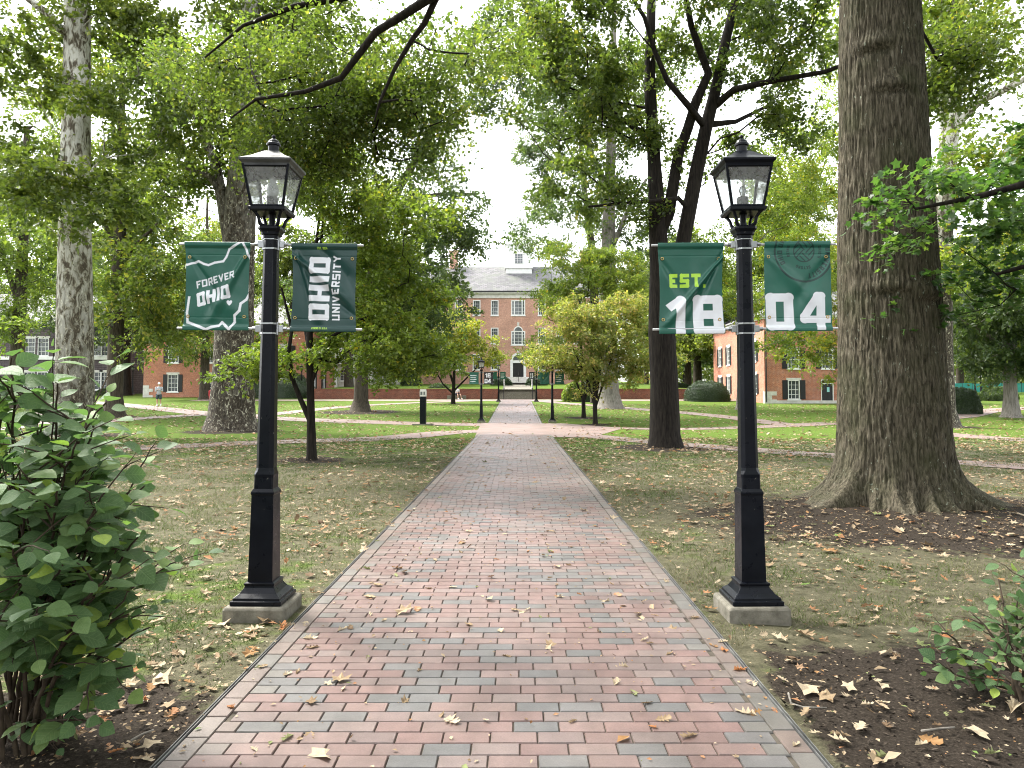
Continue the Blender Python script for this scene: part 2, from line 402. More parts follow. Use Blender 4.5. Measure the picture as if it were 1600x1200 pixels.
def grass_mat():
    t = NT('grass_blades'); c = t.ramp(t.attr('r'), [(0, (.042, .072, .016)), (.4, (.075, .115, .026)), (.55, (.12, .135, .045)), (.65, (.145, .138, .075)), (1, (.26, .235, .145))])
    tr = t.n('BsdfTranslucent', i_Color=c).outputs[0]
    return t.end(t.n('MixShader', i_0=.3, i_1=t.bsdf(c, .6, .2), i_2=tr).outputs[0])
M['grass'] = grass_mat()
def mulch():
    t = NT('bark_mulch'); return t.end(t.bsdf(t.ramp(t.attr('r'), [(0, (.012, .009, .007)), (.6, (.042, .033, .025)), (.92, (.095, .075, .058)), (1, (.26, .21, .16))]), .9, .15))
M['mulch'] = mulch()
def vinyl():
    t = NT('banner_vinyl'); co = t.coord('Object')
    n = t.noise(co, 7, 4)
    c = t.mix(1.0, t.attr('col', 'Color'), t.ramp(n, [(.3, (.9, .9, .9)), (.7, (1.06, 1.06, 1.06))]), 'MULTIPLY')
    return t.end(t.bsdf(c, .36, .5, normal=t.bump(t.noise(co, 4, 3), .25, .02)))
M['vinyl'] = vinyl()
def cloth(name, c): return simple(name, tuple(k * .85 for k in c), c, 12, .85, .2)

# ------------------------------------------------------------------ ground
def soil_mask(x, y):
    def ell(cx, cy, rx, ry): return np.clip(1.6 - 1.1 * np.sqrt(((x - cx) / rx) ** 2 + ((y - cy) / ry) ** 2), 0, 1)
    s = ell(5.9, 9.1, 3.6, 2.0)
    s = np.maximum(s, np.clip((5.15 - y) * .9, 0, 1) * np.clip((x - 1.2) * 3, 0, 1))
    s = np.maximum(s, np.clip((4.6 - y) * .9, 0, 1) * np.clip((-1.3 - x) * 3, 0, 1))
    for cx, cy, r in RING: s = np.maximum(s, ell(cx, cy, r, r * 1.05))
    return s
RING = []
for px, py, r in ((1040, 700, 1.5), (487, 719, .8), (563, 644, 2.6), (913, 653, 1.1), (930, 664, .8), (362, 674, 2.0), (118, 681, 1.8),
                  (950, 638, 1.3), (1480, 667, 1.5), (178, 652, 1.3), (708, 631, .9)):
    g = G(px, py); RING.append((g.x, g.y + .1, r))
xs = np.unique(np.concatenate([np.arange(-14, 14, .14), np.arange(-70, 70, 1.0), np.linspace(-600, 600, 41)]))
ys = np.unique(np.concatenate([np.arange(-6, 18, .14), np.arange(18, 60, .6), np.arange(60, 150, 2.0), np.linspace(-200, 900, 45)]))
gx, gy = np.meshgrid(xs, ys)
gz = terr(gx, gy)
bump = (fbm(gx * .8, gy * .8, 0.0, 5, 3) * .018 + vnoise(gx * 4, gy * 4, 0, 9) * .007)
off = np.clip((np.maximum(-1.49 - gx, gx - 1.30)) / .5, 0, 1)
near = np.exp(-np.maximum(gy - 12, 0) / 10)
gz = gz + bump * off * near
d1 = np.sqrt((gx - 5.25) ** 2 + (gy - 10.4) ** 2); gz = gz + .10 * np.exp(-(d1 / 1.9) ** 2)
dry = np.clip(.88 - np.maximum(gy - 14, 0) * .060, .12, 1) - .35 * np.exp(-((gx + 2.6) / 1.0) ** 2 - ((gy - 5.6) / 2.2) ** 2)
dry = dry + .25 * ((gx > 8) & (gy < 25))
ground = mesh_np('lawn_ground', np.stack([gx, gy, gz], -1).reshape(-1, 3), grid_faces(len(xs), len(ys)), M['ground'], smooth=True,
                 pattr={'soil': soil_mask(gx, gy).ravel(), 'dry': dry.ravel()})
tag(ground, kind='structure')

# ------------------------------------------------------------------ main brick path: one modelled brick after another
rng = np.random.default_rng(4)
BL, BW, J = .2055, .1025, .005
X0, X1 = -1.478, 1.268
def brick_quads(rects, zt, cols):
    """rects: (n,4) x0,x1,y0,y1"""
    n = len(rects); b = .0035
    x0, x1, y0, y1 = rects.T
    tilt = rng.normal(0, .0004, (n, 4)); dz = rng.normal(0, .0008, n)
    top = np.stack([np.stack([x0 + b, y0 + b], -1), np.stack([x1 - b, y0 + b], -1), np.stack([x1 - b, y1 - b], -1), np.stack([x0 + b, y1 - b], -1)], 1)
    low = np.stack([np.stack([x0, y0], -1), np.stack([x1, y0], -1), np.stack([x1, y1], -1), np.stack([x0, y1], -1)], 1)
    base = terr(0, (y0 + y1) / 2)
    base4 = terr(0, low[:, :, 1])
    ztop = base4 + zt + dz[:, None] + tilt
    V = np.concatenate([np.concatenate([top, ztop[..., None]], -1), np.concatenate([low, (ztop - .006)[..., None]], -1),
                        np.concatenate([low, (base4 - .02)[..., None]], -1)], 1).reshape(-1, 3)
    f = [[0, 1, 2, 3]] + [[4 + i, 4 + (i + 1) % 4, (i + 1) % 4, i] for i in range(4)] + [[8 + i, 8 + (i + 1) % 4, 4 + (i + 1) % 4, 4 + i] for i in range(4)]
    Fa = (np.array(f)[None] + (np.arange(n) * 12)[:, None, None]).reshape(-1, 4)
    C = np.repeat(np.concatenate([cols, np.ones((n, 1))], 1), 12, 0)
    return V, Fa, C
rects = []
y = -4.0; row = 0
while y < 69.6:
    xx = X0 + BW + J + (-(BL / 2) if row % 2 else 0) + rng.normal(0, .012)
    while xx < X1 - BW - J - .02:
        a, b = max(xx, X0 + BW + J), min(xx + BL, X1 - BW - J)
        if b - a > .03: rects.append((a, b, y, y + BW))
        xx += BL + J
    y += BW + J; row += 1
yy = -4.0
while yy < 69.6:
    rects.append((X0, X0 + BW, yy, yy + BL)); rects.append((X1 - BW, X1, yy + .07, yy + .07 + BL)); yy += BL + J
rects = np.array(rects)
pal = np.array([(.235, .130, .110), (.250, .150, .128), (.215, .115, .098), (.240, .165, .145), (.134, .130, .128), (.160, .150, .145), (.195, .128, .114)])
kk = rng.choice(7, len(rects), p=[.20, .20, .12, .14, .12, .12, .10])
cols = (pal[kk] * .82 + pal[kk].mean(1, keepdims=True) * .18) * .60 * rng.normal(1, .045, (len(rects), 1))
edge = (rects[:, 1] < X0 + .25) | (rects[:, 0] > X1 - .25)
cols[edge] = cols[edge] * .5 + np.array((.105, .095, .078)) * .5
V, Fa, C = brick_quads(rects, .022, cols)
path = mesh_np('brick_path', V, Fa, M['pathbrick'], pcol={'col': C}); tag(path, kind='structure')
yb = np.arange(-4.2, 70.2, 1.0)
Vb = np.stack([np.stack([np.full_like(yb, X0 + .01), yb, terr(0, yb) + .012], -1), np.stack([np.full_like(yb, X1 - .01), yb, terr(0, yb) + .012], -1)], 1).reshape(-1, 3)
bed = mesh_np('path_sand_bed', Vb, grid_faces(2, len(yb)), M['mortar']); tag(bed, kind='structure')
for xe, lab in ((X0, 'thin metal edging strip along the left side of the main brick path'), (X1, 'thin metal edging strip along the right side of the main brick path')):
    mb = MB(); s = -1 if xe < 0 else 1
    yl = list(np.arange(-4, 70, .5))
    for off_, top in ((.006, .026), (.026, .020)):
        a, b = xe + s * off_, xe + s * (off_ + .004)
        lo, hi = min(a, b), max(a, b)
        mb.rings([[(lo, yy, terz(0, yy) - .03), (hi, yy, terz(0, yy) - .03), (hi, yy, terz(0, yy) + top), (lo, yy, terz(0, yy) + top)] for yy in yl])
    tag(mb.build('path_edging', M['edging']), lab, 'edging')
# side paths
def ribbon(name, pts, width, lift):
    g = [G(*p) if not isinstance(p, Vector) else p for p in pts]
    out = []
    for k in range(len(g) - 1):      # Catmull-Rom
        p0, p1, p2, p3 = g[max(k - 1, 0)], g[k], g[k + 1], g[min(k + 2, len(g) - 1)]
        n = max(3, int((p2 - p1).length / .8))
        for i in range(n):
            t = i / n
            out.append(.5 * ((2 * p1) + (p2 - p0) * t + (2 * p0 - 5 * p1 + 4 * p2 - p3) * t * t + (3 * p1 - p0 - 3 * p2 + p3) * t ** 3))
    out.append(g[-1])
    mb = MB(); L = 0; prev = None; rows = []
    for k, p in enumerate(out):
        d = out[min(k + 1, len(out) - 1)] - out[max(k - 1, 0)]; d.z = 0; d.normalize(); nn = Vector((-d.y, d.x, 0))
        if k: L += (p - out[k - 1]).length
        w = width / 2
        a, b = p + nn * w, p - nn * w
        rows.append((a, b, L))
    for k in range(len(rows) - 1):
        a, b, l0 = rows[k]; c, d_, l1 = rows[k + 1]
        q = [(v.x, v.y, terz(v.x, v.y) + lift) for v in (a, b, d_, c)]
        mb.add(q, [(0, 3, 2, 1)], 0, [[(l0, 0), (l1, 0), (l1, width), (l0, width)]])
    o = mb.build(name, M['sidepath']); tag(o, kind='structure'); return o
ribbon('side_path', [(790, 672), (700, 676), (600, 685), (400, 692), (150, 704), (0, 716), (-300, 745)], 1.9, .0115)
ribbon('side_path', [(795, 664), (690, 663), (560, 659), (436, 654), (330, 647), (150, 629), (0, 623)], 2.1, .0125)
ribbon('side_path', [(330, 647), (250, 652), (160, 659), (0, 670), (-200, 690)], 1.7, .0165)
ribbon('side_path', [(390, 651), (440, 646), (536, 636), (640, 630), (790, 625)], 1.6, .0175)
ribbon('side_path', [(90, 664), (80, 650), (75, 634), (70, 622)], 2.0, .0205)
ribbon('side_path', [(820, 670), (900, 679), (1000, 689), (1100, 697), (1309, 713), (1495, 723), (1620, 731), (1900, 750)], 1.35, .0115)
ribbon('side_path', [(820, 665), (900, 667), (1000, 670), (1100, 670), (1240, 665), (1319, 663), (1490, 680), (1620, 689)], 1.7, .0125)
ribbon('side_path', [(1240, 665), (1100, 648), (967, 637), (880, 630), (825, 625)], 1.6, .0175)
ribbon('side_path', [(1319, 664), (1400, 658), (1490, 651), (1553, 641), (1700, 634)], 2.2, .0225)
ribbon('cross_path', [Vector((-30, 69.0, 0)), Vector((-10, 69.0, 0)), Vector((0, 69.0, 0)), Vector((10, 69.0, 0)), Vector((26, 69.3, 0))], 3.4, .0085)
# junction apron where the paths meet
mb = MB(); q = [G(*p) for p in ((742, 683), (640, 690), (752, 661), (880, 662), (975, 669), (925, 684), (860, 683), (760, 683))]
mb.add([(p.x, p.y, terz(p.x, p.y) + .0145) for p in (q[0], q[2], q[3], q[4], q[5])], [(0, 4, 3, 2, 1)], 0, [[(p.x, p.y) for p in (q[0], q[5], q[4], q[3], q[2])]])
tag(mb.build('path_junction', M['sidepath']), kind='structure')

# ------------------------------------------------------------------ lamps
def octa(w, c, z):      # square of half width w with corners cut by c
    return [(w, -w + c, z), (w, w - c, z), (w - c, w, z), (-w + c, w, z), (-w, w - c, z), (-w, -w + c, z), (-w + c, -w, z), (w - c, -w, z)]
def sq(w, z): return [(w, -w, z), (w, w, z), (-w, w, z), (-w, -w, z)]
def make_lamp(frosted):
    root = empty('street_lamp')
    mb = MB(); mb.rings([sq(.212, -.08), sq(.212, .078), sq(.202, .098)]); mb.build('plinth', M['concrete'], root, bevel=.012)
    mb = MB(); mb.rings([sq(.172, .098), sq(.176, .104), sq(.176, .128), sq(.162, .132), sq(.162, .146), sq(.128, .172), sq(.104, .205), sq(.100, .218), sq(.106, .222), sq(.106, .236), sq(.090, .242)])
    mb.build('base', M['black'], root, bevel=.003)
    mb = MB()
    mb.rings([sq(.086, .236), sq(.077, .84), sq(.081, .848), sq(.081, .862), sq(.068, .885)])
    mb.rings([octa(.067, .006, .88), octa(.066, .010, .96), octa(.069, .014, .985), octa(.064, .024, 1.01), octa(.061, .024, 1.03), octa(.047, .020, 2.70)])
    mb.build('post', M['black'], root, bevel=.002)
    mb = MB(); mb.rings([octa(.055, .02, 2.665), octa(.055, .02, 2.690), octa(.064, .02, 2.694), octa(.066, .02, 2.712), octa(.079, .02, 2.732), octa(.079, .02, 2.750), octa(.060, .02, 2.755), octa(.040, .013, 2.765)])
    mb.lathe([(.03, 2.76), (.022, 2.80), (.03, 2.86)], 10)
    for a in range(4):
        ca, sa = math.cos(R(45 + 90 * a)), math.sin(R(45 + 90 * a))
        pts = [(r * ca, r * sa, z) for r, z in ((.060, 2.755), (.086, 2.765), (.096, 2.785), (.104, 2.815), (.128, 2.845), (.150, 2.862), (.172, 2.858))]
        mb.tube(pts, [.013, .015, .013, .012, .012, .013, .012], 7)
    mb.build('collar', M['black'], root, bevel=.002)
    # lantern: inverted frustum
    L = link('lantern', None, root) if False else None
    mb = MB(); zb, zt, wb, wt = 2.880, 3.172, .110, .160
    mb.rings([sq(.112, 2.850), sq(.130, 2.860), sq(.130, 2.878), sq(.118, 2.888)])
    for sx, sy in ((1, 1), (1, -1), (-1, 1), (-1, -1)):
        b = .0085
        mb.rings([[(sx * wb + dx * b, sy * wb + dy * b, zb) for dx, dy in ((1, -1), (1, 1), (-1, 1), (-1, -1))],
                  [(sx * wt + dx * b, sy * wt + dy * b, zt) for dx, dy in ((1, -1), (1, 1), (-1, 1), (-1, -1))]])
    for z, w in ((zb + .008, wb + .003), (zt - .012, wt - .002)):
        for k in range(4):
            a = [(-w, -w), (w, -w), (w, w), (-w, w)][k]; c = [(-w, -w), (w, -w), (w, w), (-w, w)][(k + 1) % 4]
            mb.tube([(a[0], a[1], z), (c[0], c[1], z)], .009, 4)
    lan = mb.build('lantern_frame', M['black'], root)
    mb = MB(); mb.rings([sq(.163, 3.160), sq(.167, 3.178), sq(.184, 3.196), sq(.186, 3.210), sq(.180, 3.213), sq(.120, 3.248), sq(.050, 3.302), sq(.040, 3.304)], cap0=False)
    mb.rings([sq(.150, 3.170), sq(.05, 3.25)], cap0=False)
    roof = mb.build('lantern_roof', M['black'] if not frosted else M['roof_grey'], root)
    mb = MB(); mb.lathe([(.044, 3.28), (.038, 3.296), (.038, 3.350), (.050, 3.353), (.050, 3.366), (.044, 3.372), (.036, 3.388), (.018, 3.402), (.010, 3.404), (.010, 3.410), (.015, 3.418), (.013, 3.428), (.003, 3.434)], 16)
    mb.build('finial', M['black'], root, smooth=False)
    for k in range(4):
        mb = MB(); c0 = [(-1, -1), (1, -1), (1, 1), (-1, 1)][k]; c1 = [(-1, -1), (1, -1), (1, 1), (-1, 1)][(k + 1) % 4]
        mb.add([(c0[0] * wb, c0[1] * wb, zb + .01), (c1[0] * wb, c1[1] * wb, zb + .01), (c1[0] * wt, c1[1] * wt, zt - .01), (c0[0] * wt, c0[1] * wt, zt - .01)], [(0, 1, 2, 3)])
        mb.build('glass_pane', M['glass'], root)
    mb = MB(); mb.lathe([(.036, 2.87), (.040, 2.885), (.040, 2.970), (.036, 2.975)], 20); mb.build('bulb_socket', M['socket'], root, smooth=False)
    mb = MB()
    if frosted: mb.lathe([(.030, 2.97), (.040, 3.0), (.041, 3.02), (.034, 3.055), (.020, 3.095), (.014, 3.12), (.004, 3.13)], 20)
    else: mb.lathe([(.012, 2.97), (.016, 2.99), (.024, 3.015), (.025, 3.03), (.018, 3.05), (.004, 3.058)], 16)
    mb.build('bulb', M['bulb'] if frosted else M['clearbulb'], root, smooth=True)
    # banner brackets
    for z0 in (2.63, 2.02):
        mb = MB()
        for dz in (.035, -.035):
            w = .047 + (.061 - .047) * (2.70 - z0) / 1.67 + .003
            mb.rings([octa(w + .0025, .022, z0 + dz - .006), octa(w + .0025, .022, z0 + dz + .006)], cap0=False, cap1=False)
        for s in (-1, 1):
            w = .049 + .008 * (2.70 - z0)
            mb.box(min(s * w, s * (w + .012)), max(s * w, s * (w + .012)), -.02, .02, z0 - .045, z0 + .045)
            mb.box(min(s * (w + .012), s * (w + .045)), max(s * (w + .012), s * (w + .045)), -.014, .014, z0 - .024, z0 + .024)
            mb.tube([(s * (w + .045), 0, z0), (s * (w + .07), 0, z0)], .016, 8)
        mb.build('banner_bracket', M['steel'], root, bevel=.002)
        for s in (-1, 1):
            mb = MB(); mb.tube([(s * .10, 0, z0), (s * .665, 0, z0)], .0085, 10); mb.build('banner_rod', M['rod'], root)
    return root
M['roof_grey'] = simple('weathered_black_paint', (.012, .013, .014), (.085, .09, .09), 9, .42, .5)
M['clearbulb'] = glassmat('clear_bulb', (.9, .92, .92))
LL, LR = Vector((-1.795, 5.30, 0)), Vector((1.655, 5.30, 0))
lamp1 = make_lamp(True); lamp1.location = LL; lamp1.rotation_euler = (0, R(.45), R(0))
tag(lamp1, 'black lantern lamp post with a frosted bulb left of the brick path in front', 'street lamp', 'black street lamps with banners')
lamp2 = make_lamp(False); lamp2.location = LR; lamp2.rotation_euler = (0, R(-.4), R(0))
tag(lamp2, 'black lantern lamp post with a clear bulb right of the brick path in front', 'street lamp', 'black street lamps with banners')

# ------------------------------------------------------------------ banner printing: block letters rastered onto the cloth mesh
GL = {'O': (4, [[(0, 0), (4, 0), (4, 6), (0, 6), (0, 0)]]), '0': (4, [[(0, 0), (4, 0), (4, 6), (0, 6), (0, 0)]]), 'D': (4, [[(0, 0), (3.4, 0), (4, .8), (4, 5.2), (3.4, 6), (0, 6), (0, 0)]]),
      'H': (4, [[(0, 0), (0, 6)], [(4, 0), (4, 6)], [(0, 3), (4, 3)]]), 'I': (0, [[(0, 0), (0, 6)]]), 'F': (3.2, [[(0, 0), (0, 6), (3.4, 6)], [(0, 3), (3, 3)]]),
      'R': (4, [[(0, 0), (0, 6), (4, 6), (4, 2.8), (0, 2.8)], [(2, 2.8), (4, 0)]]), 'E': (3.4, [[(3.4, 0), (0, 0), (0, 6), (3.4, 6)], [(0, 3), (3, 3)]]),
      'V': (4, [[(0, 6), (2, 0), (4, 6)]]), 'U': (4, [[(0, 6), (0, 0), (4, 0), (4, 6)]]), 'N': (4, [[(0, 0), (0, 6), (4, 0), (4, 6)]]),
      'S': (4, [[(0, 0), (4, 0), (4, 3), (0, 3), (0, 6), (4, 6)]]), 'T': (4, [[(0, 6), (4, 6)], [(2, 6), (2, 0)]]), 'Y': (4, [[(0, 6), (2, 3), (4, 6)], [(2, 3), (2, 0)]]),
      '.': (0, [[(0, 0), (0, .01)]]), '1': (1.8, [[(0, 4.9), (1.8, 6), (1.8, 0)]]), '8': (4, [[(0, 0), (4, 0), (4, 6), (0, 6), (0, 0)], [(0, 3.05), (4, 3.05)]]),
      '4': (4.4, [[(3.3, 0), (3.3, 6), (2.6, 6), (0, 2), (0, 1.4), (4.6, 1.4)]]), 'A': (4, [[(0, 0), (2, 6), (4, 0)], [(.8, 2), (3.2, 2)]]), 'B': (4, [[(0, 0), (4, 0), (4, 6), (0, 6), (0, 0)], [(0, 3), (4, 3)]]),
      "'": (0, [[(0, 5), (0, 6)]]), 'C': (4, [[(4, 0), (0, 0), (0, 6), (4, 6)]]), 'G': (4, [[(2.4, 3), (4, 3), (4, 0), (0, 0), (0, 6), (4, 6)]]), 'P': (4, [[(0, 0), (0, 6), (4, 6), (4, 3), (0, 3)]])}
class Canvas:
    """u to the right, v up, in metres from the lower left corner of the cloth; supersampled 2x2"""
    def __init__(s, w, h, nu, nv, base):
        s.w, s.h, s.nu, s.nv = w, h, nu, nv
        u = (np.arange(nu * 2) / (nu * 2 - 1)) * w; v = (np.arange(nv * 2) / (nv * 2 - 1)) * h
        s.u, s.v = np.meshgrid(u, v); s.img = np.ones(s.u.shape + (3,)) * np.array(base)
    def paint(s, mask, col): s.img[mask] = col
    def stroke(s, pts, half, col, joint=True, closed_round=True, au=1.0, av=1.0):
        """au, av > 1 make the strokes thinner across u or v"""
        m = np.zeros(s.u.shape, bool); su, sv = s.u * au, s.v * av; pts = [(a * au, b * av) for a, b in pts]
        for k in range(len(pts) - 1):
            (x0, y0), (x1, y1) = pts[k], pts[k + 1]
            dx, dy = x1 - x0, y1 - y0; L = math.hypot(dx, dy) or 1e-6; dx /= L; dy /= L
            a = (su - x0) * dx + (sv - y0) * dy; b = -(su - x0) * dy + (sv - y0) * dx
            e0 = half if L < .3 * half else 0
            m |= (a >= -e0) & (a <= L + e0) & (abs(b) <= half)
        js = pts[1:-1] + ([pts[0]] if pts[0] == pts[-1] and len(pts) > 2 else [])
        for x, y in js: m |= ((su - x) ** 2 + (sv - y) ** 2 <= (half * (1.12 if closed_round else 1)) ** 2)
        s.paint(m, col)
    def ext(s, pts, e):
        """lengthen free ends by e so strokes end flush with the outline of the letter"""
        if len(pts) < 2 or pts[0] == pts[-1]: return pts
        def go(a, b):
            L = math.hypot(a[0] - b[0], a[1] - b[1]) or 1e-6
            return (a[0] + (a[0] - b[0]) / L * e, a[1] + (a[1] - b[1]) / L * e)
        return [go(pts[0], pts[1])] + pts[1:-1] + [go(pts[-1], pts[-2])]
    def text(s, txt, u, v, hgt, wgt, col, wid=1.0, rot=0.0, slant=0.0, gap=1.0, arc=None, thin=1.0):
        """cap height hgt, stroke weight wgt (fraction of the height)"""
        half = hgt * wgt / 2; hb = half / thin; k = (hgt - 2 * hb) / 6; x = 0; vert = abs(rot - math.pi / 2) < .01
        for ch in txt:
            if ch == ' ': x += hgt * .45 * wid; continue
            w, lines = GL[ch]
            W_ = w * k * wid + 2 * half
            for ln in lines:
                pts = [(x + half + a * k * wid, hb + b * k) for a, b in ln]
                inner = (ch in 'HBN8RAE4FSP' and len(ln) == 2 and ln[0][1] == ln[1][1])
                pts = s.ext(pts, 0 if inner else (hb if ln[0][0] == ln[1][0] else half))
                out = []
                for a, b in pts:
                    a += b * slant
                    if arc: # arc = (radius, start angle); letters run clockwise, tops outward
                        mid = x + W_ / 2
                        th = arc[1] - mid / arc[0]; rr = arc[0] + b - 0; la = a - mid
                        px_ = u + rr * math.cos(th) + la * math.sin(th); py_ = v + rr * math.sin(th) - la * math.cos(th)
                    else:
                        px_ = u + a * math.cos(rot) - b * math.sin(rot); py_ = v + a * math.sin(rot) + b * math.cos(rot)
                    out.append((px_, py_))
                if ln[0] == ln[-1]: out[-1] = out[0]
                s.stroke(out, half, col, au=thin if vert else 1.0, av=thin if not vert and rot == 0 and not arc else 1.0)
            x += W_ + half * gap
        return x
    def ring(s, cx, cy, r, half, col): s.paint(abs(np.hypot(s.u - cx, s.v - cy) - r) <= half, col)
    def result(s):
        i = s.img; return (i[::2, ::2] + i[1::2, ::2] + i[::2, 1::2] + i[1::2, 1::2]) / 4
GREEN, DGREEN, WHITE, LIME = (.012, .098, .066), (.009, .048, .041), (.74, .76, .79), (.42, .70, .055)
def banner(cv, post, xc, label, z0, z1, side, folds, waist=.012, name='banner', roty=0.0, nogrom=False):
    """cloth between the two rods, facing the camera; side = -1 hangs left of the post, +1 right"""
    nu, nv, w, h = cv.nu, cv.nv, cv.w, cv.h; z0 -= .014; z1 += .014
    U, Vv = np.meshgrid(np.linspace(0, 1, nu), np.linspace(0, 1, nv))
    x = xc + (U - .5) * w; z = z0 + Vv * (z1 - z0)
    free = np.clip(np.minimum(Vv, 1 - Vv) / .14, 0, 1); free = free * free * (3 - 2 * free)
    x = x - (U - .5) * waist * 2 * np.sin(np.pi * Vv) * free
    y = np.zeros_like(x)
    for (u0, v0, u1, v1, wd, amp) in folds:
        dx, dy = u1 - u0, v1 - v0; L = math.hypot(dx, dy); dx /= L; dy /= L
        a = ((U - u0) * dx + (Vv - v0) * dy) / L; b = -(U - u0) * dy + (Vv - v0) * dx
        wl = wd * (0.5 + .9 * np.clip(a, 0, 1))
        env = np.clip(a * 4 + .6, 0, 1) * np.clip((1.15 - a) * 3, 0, 1)
        y += 1.45 * amp * np.exp(-(b / wl) ** 2) * env
    y *= free
    y += .004 * fbm(U * 3, Vv * 4, 0.0, int(abs(xc) * 1000) % 97, 2) * free
    # pockets round the rods
    for vc in (0, 1):
        y += -.0140 * np.exp(-((Vv * (h + .028) - .014 - vc * h) / .022) ** 4)
    seam = np.exp(-((Vv - .145) * h / .004) ** 2) + np.exp(-((Vv - .855) * h / .004) ** 2)
    y += .0015 * seam
    col = cv.result(); C = np.concatenate([col, np.ones(col.shape[:2] + (1,))], -1).reshape(-1, 4)
    o = mesh_np(name, np.stack([x, y, z], -1).reshape(-1, 3), grid_faces(nu, nv), M['vinyl'], smooth=True, pcol={'col': C})
    # back sheet gives it thickness
    o.location = post; o.rotation_euler = (0, roty, 0)
    md = o.modifiers.new('thickness', 'SOLIDIFY'); md.thickness = .0015; md.offset = 1
    if not nogrom:
        for u_, v_ in ((.06, .83), (.94, .83), (.06, .16), (.94, .16)):
            i, j = int(v_ * (nv - 1)), int(u_ * (nu - 1))
            mb = MB(); t = [(.0095 * math.cos(a), .0095 * math.sin(a)) for a in np.linspace(0, 2 * math.pi, 13)]
            mb.tube([(x[i, j] + a, y[i, j] - .003, z[i, j] + b) for a, b in t], .0032, 6, cap=False)
            mb.build('grommet', M['brass'], o, smooth=True)
    return tag(o, label, 'banner', 'banners on the lamp posts')
BWd, BHt = .475, .61
# 1: FOREVER OHIO with the outline of the state
c = Canvas(BWd, BHt, 170, 218, GREEN)
def PXY(px, py, x0=302., x1=404., y0=380., y1=513.): return ((px - x0) / (x1 - x0) * BWd, (y1 - py) / (y1 - y0) * BHt)
cr = lambda a, b: (280 + a / 3.53, 200 + b / 3.53)
outline = [(20, 752), (85, 757), (150, 738), (180, 752), (205, 758), (240, 745), (290, 737), (305, 715), (320, 672), (390, 632), (397, 640), (430, 705), (446, 730)]
c.stroke([PXY(*cr(*p)) for p in outline], .0075, WHITE)
outline = [(445, 905), (425, 940), (395, 962), (388, 1000), (362, 1025), (360, 1060), (330, 1098), (290, 1062), (275, 1080), (235, 1088), (205, 1100), (165, 1085), (100, 1062), (92, 1010), (100, 925)]
c.stroke([PXY(*cr(*p)) for p in outline], .009, WHITE)
c.stroke([PXY(*cr(*p)) for p in ((448, 760), (440, 900))], .006, WHITE)
c.text('FOREVER', *PXY(*cr(142, 884)), .050, .20, WHITE, 1.02, R(15), .12, 1.7)
c.text('OHIO', *PXY(*cr(150, 982)), .094, .25, WHITE, .90, R(15), .12, 1.0)
hx, hy = PXY(*cr(333, 962))
q1, q2 = (c.u - hx) / .021, (c.v - hy + .004) / .021
c.paint((q1 * q1 + (q2 - .15) * (q2 - .15) - .55) ** 3 - q1 * q1 * (q2 - .15) ** 3 * 1.6 < 0, WHITE)
banner(c, LL, -.385, 'green FOREVER OHIO banner with a white state outline left of the left lamp post', 2.02, 2.63, -1,
       [(.95, .85, .4, .1, .06, -.014), (.1, .8, .6, .3, .05, .010), (.3, .4, .9, .2, .09, -.012)], roty=R(.45))
# 2: OHIO UNIVERSITY, written upwards
c = Canvas(BWd, BHt, 170, 218, DGREEN)
c.text('OHIO', .278, .080, .150, .27, WHITE, .90, R(90), 0, .95, thin=1.35)
c.text('UNIVERSITY', .356, .080, .056, .20, WHITE, .98, R(90), 0, 2.1)
c.text('EST. 1804', .185, .572, .0135, .2, LIME, .8)
c.text('ATHENS OH. U.S.A.', .155, .018, .0125, .2, LIME, .72)
banner(c, LL, .385, 'dark green OHIO UNIVERSITY banner with vertical lettering right of the left lamp post', 2.015, 2.625, 1,
       [(.05, .85, .9, .35, .05, -.020), (.1, .86, .45, .1, .05, -.016), (.95, .2, .3, .6, .06, .012), (.45, .95, .95, .55, .07, .014)], roty=R(.45))
# 3: EST. 18
c = Canvas(BWd, BHt, 170, 218, GREEN)
c.text('EST.', .075, .310, .093, .25, LIME, .98, 0, 0, 1.5)
c.text('1', .060, -.004, .258, .27, WHITE, 1.0, thin=1.3); c.text('8', .252, -.004, .262, .28, WHITE, 1.06, thin=1.3)
banner(c, LR, -.385, 'green banner reading EST. 18 left of the right lamp post', 2.0, 2.63, -1,
       [(.98, .83, .1, .1, .035, -.020), (.95, .84, .35, -.05, .05, .012), (.05, .8, .5, .3, .07, .009)], roty=R(-.4))
# 4: 04 with the tone on tone seal
c = Canvas(BWd, BHt, 170, 218, (.018, .118, .082)); SEAL = (.005, .034, .028)
sx_, sy_ = .285, .545
c.ring(sx_, sy_, .208, .007, SEAL)
c.ring(sx_, sy_, .073, .0045, SEAL)
for k in range(4):
    a = c.u - sx_; b = c.v - sy_; rr = np.hypot(a, b)
    th = R(45); p = a * math.cos(th) + b * math.sin(th); q = -a * math.sin(th) + b * math.cos(th)
    c.paint((rr < .070) & (abs(((p if k % 2 else q) + .005) % .026 - .013) < .0042) & ((p * q > 0) if k % 2 else (p * q < 0)), SEAL)
c.text('OHIO UN', sx_, sy_, .036, .24, SEAL, .75, arc=(.155, R(212)), gap=1.2)
c.text('UNIVERSITY', sx_, sy_, .036, .24, SEAL, .75, arc=(.155, R(8)), gap=1.25)
c.text("OHIO'S", sx_, sy_, .021, .24, SEAL, .8, arc=(.105, R(18)), gap=1.2)
c.text('BEYOND', sx_, sy_, .021, .24, SEAL, .8, arc=(.105, R(-68)), gap=1.2)
c.text('BEING', sx_, sy_, .021, .24, SEAL, .8, arc=(.105, R(200)), gap=1.2)
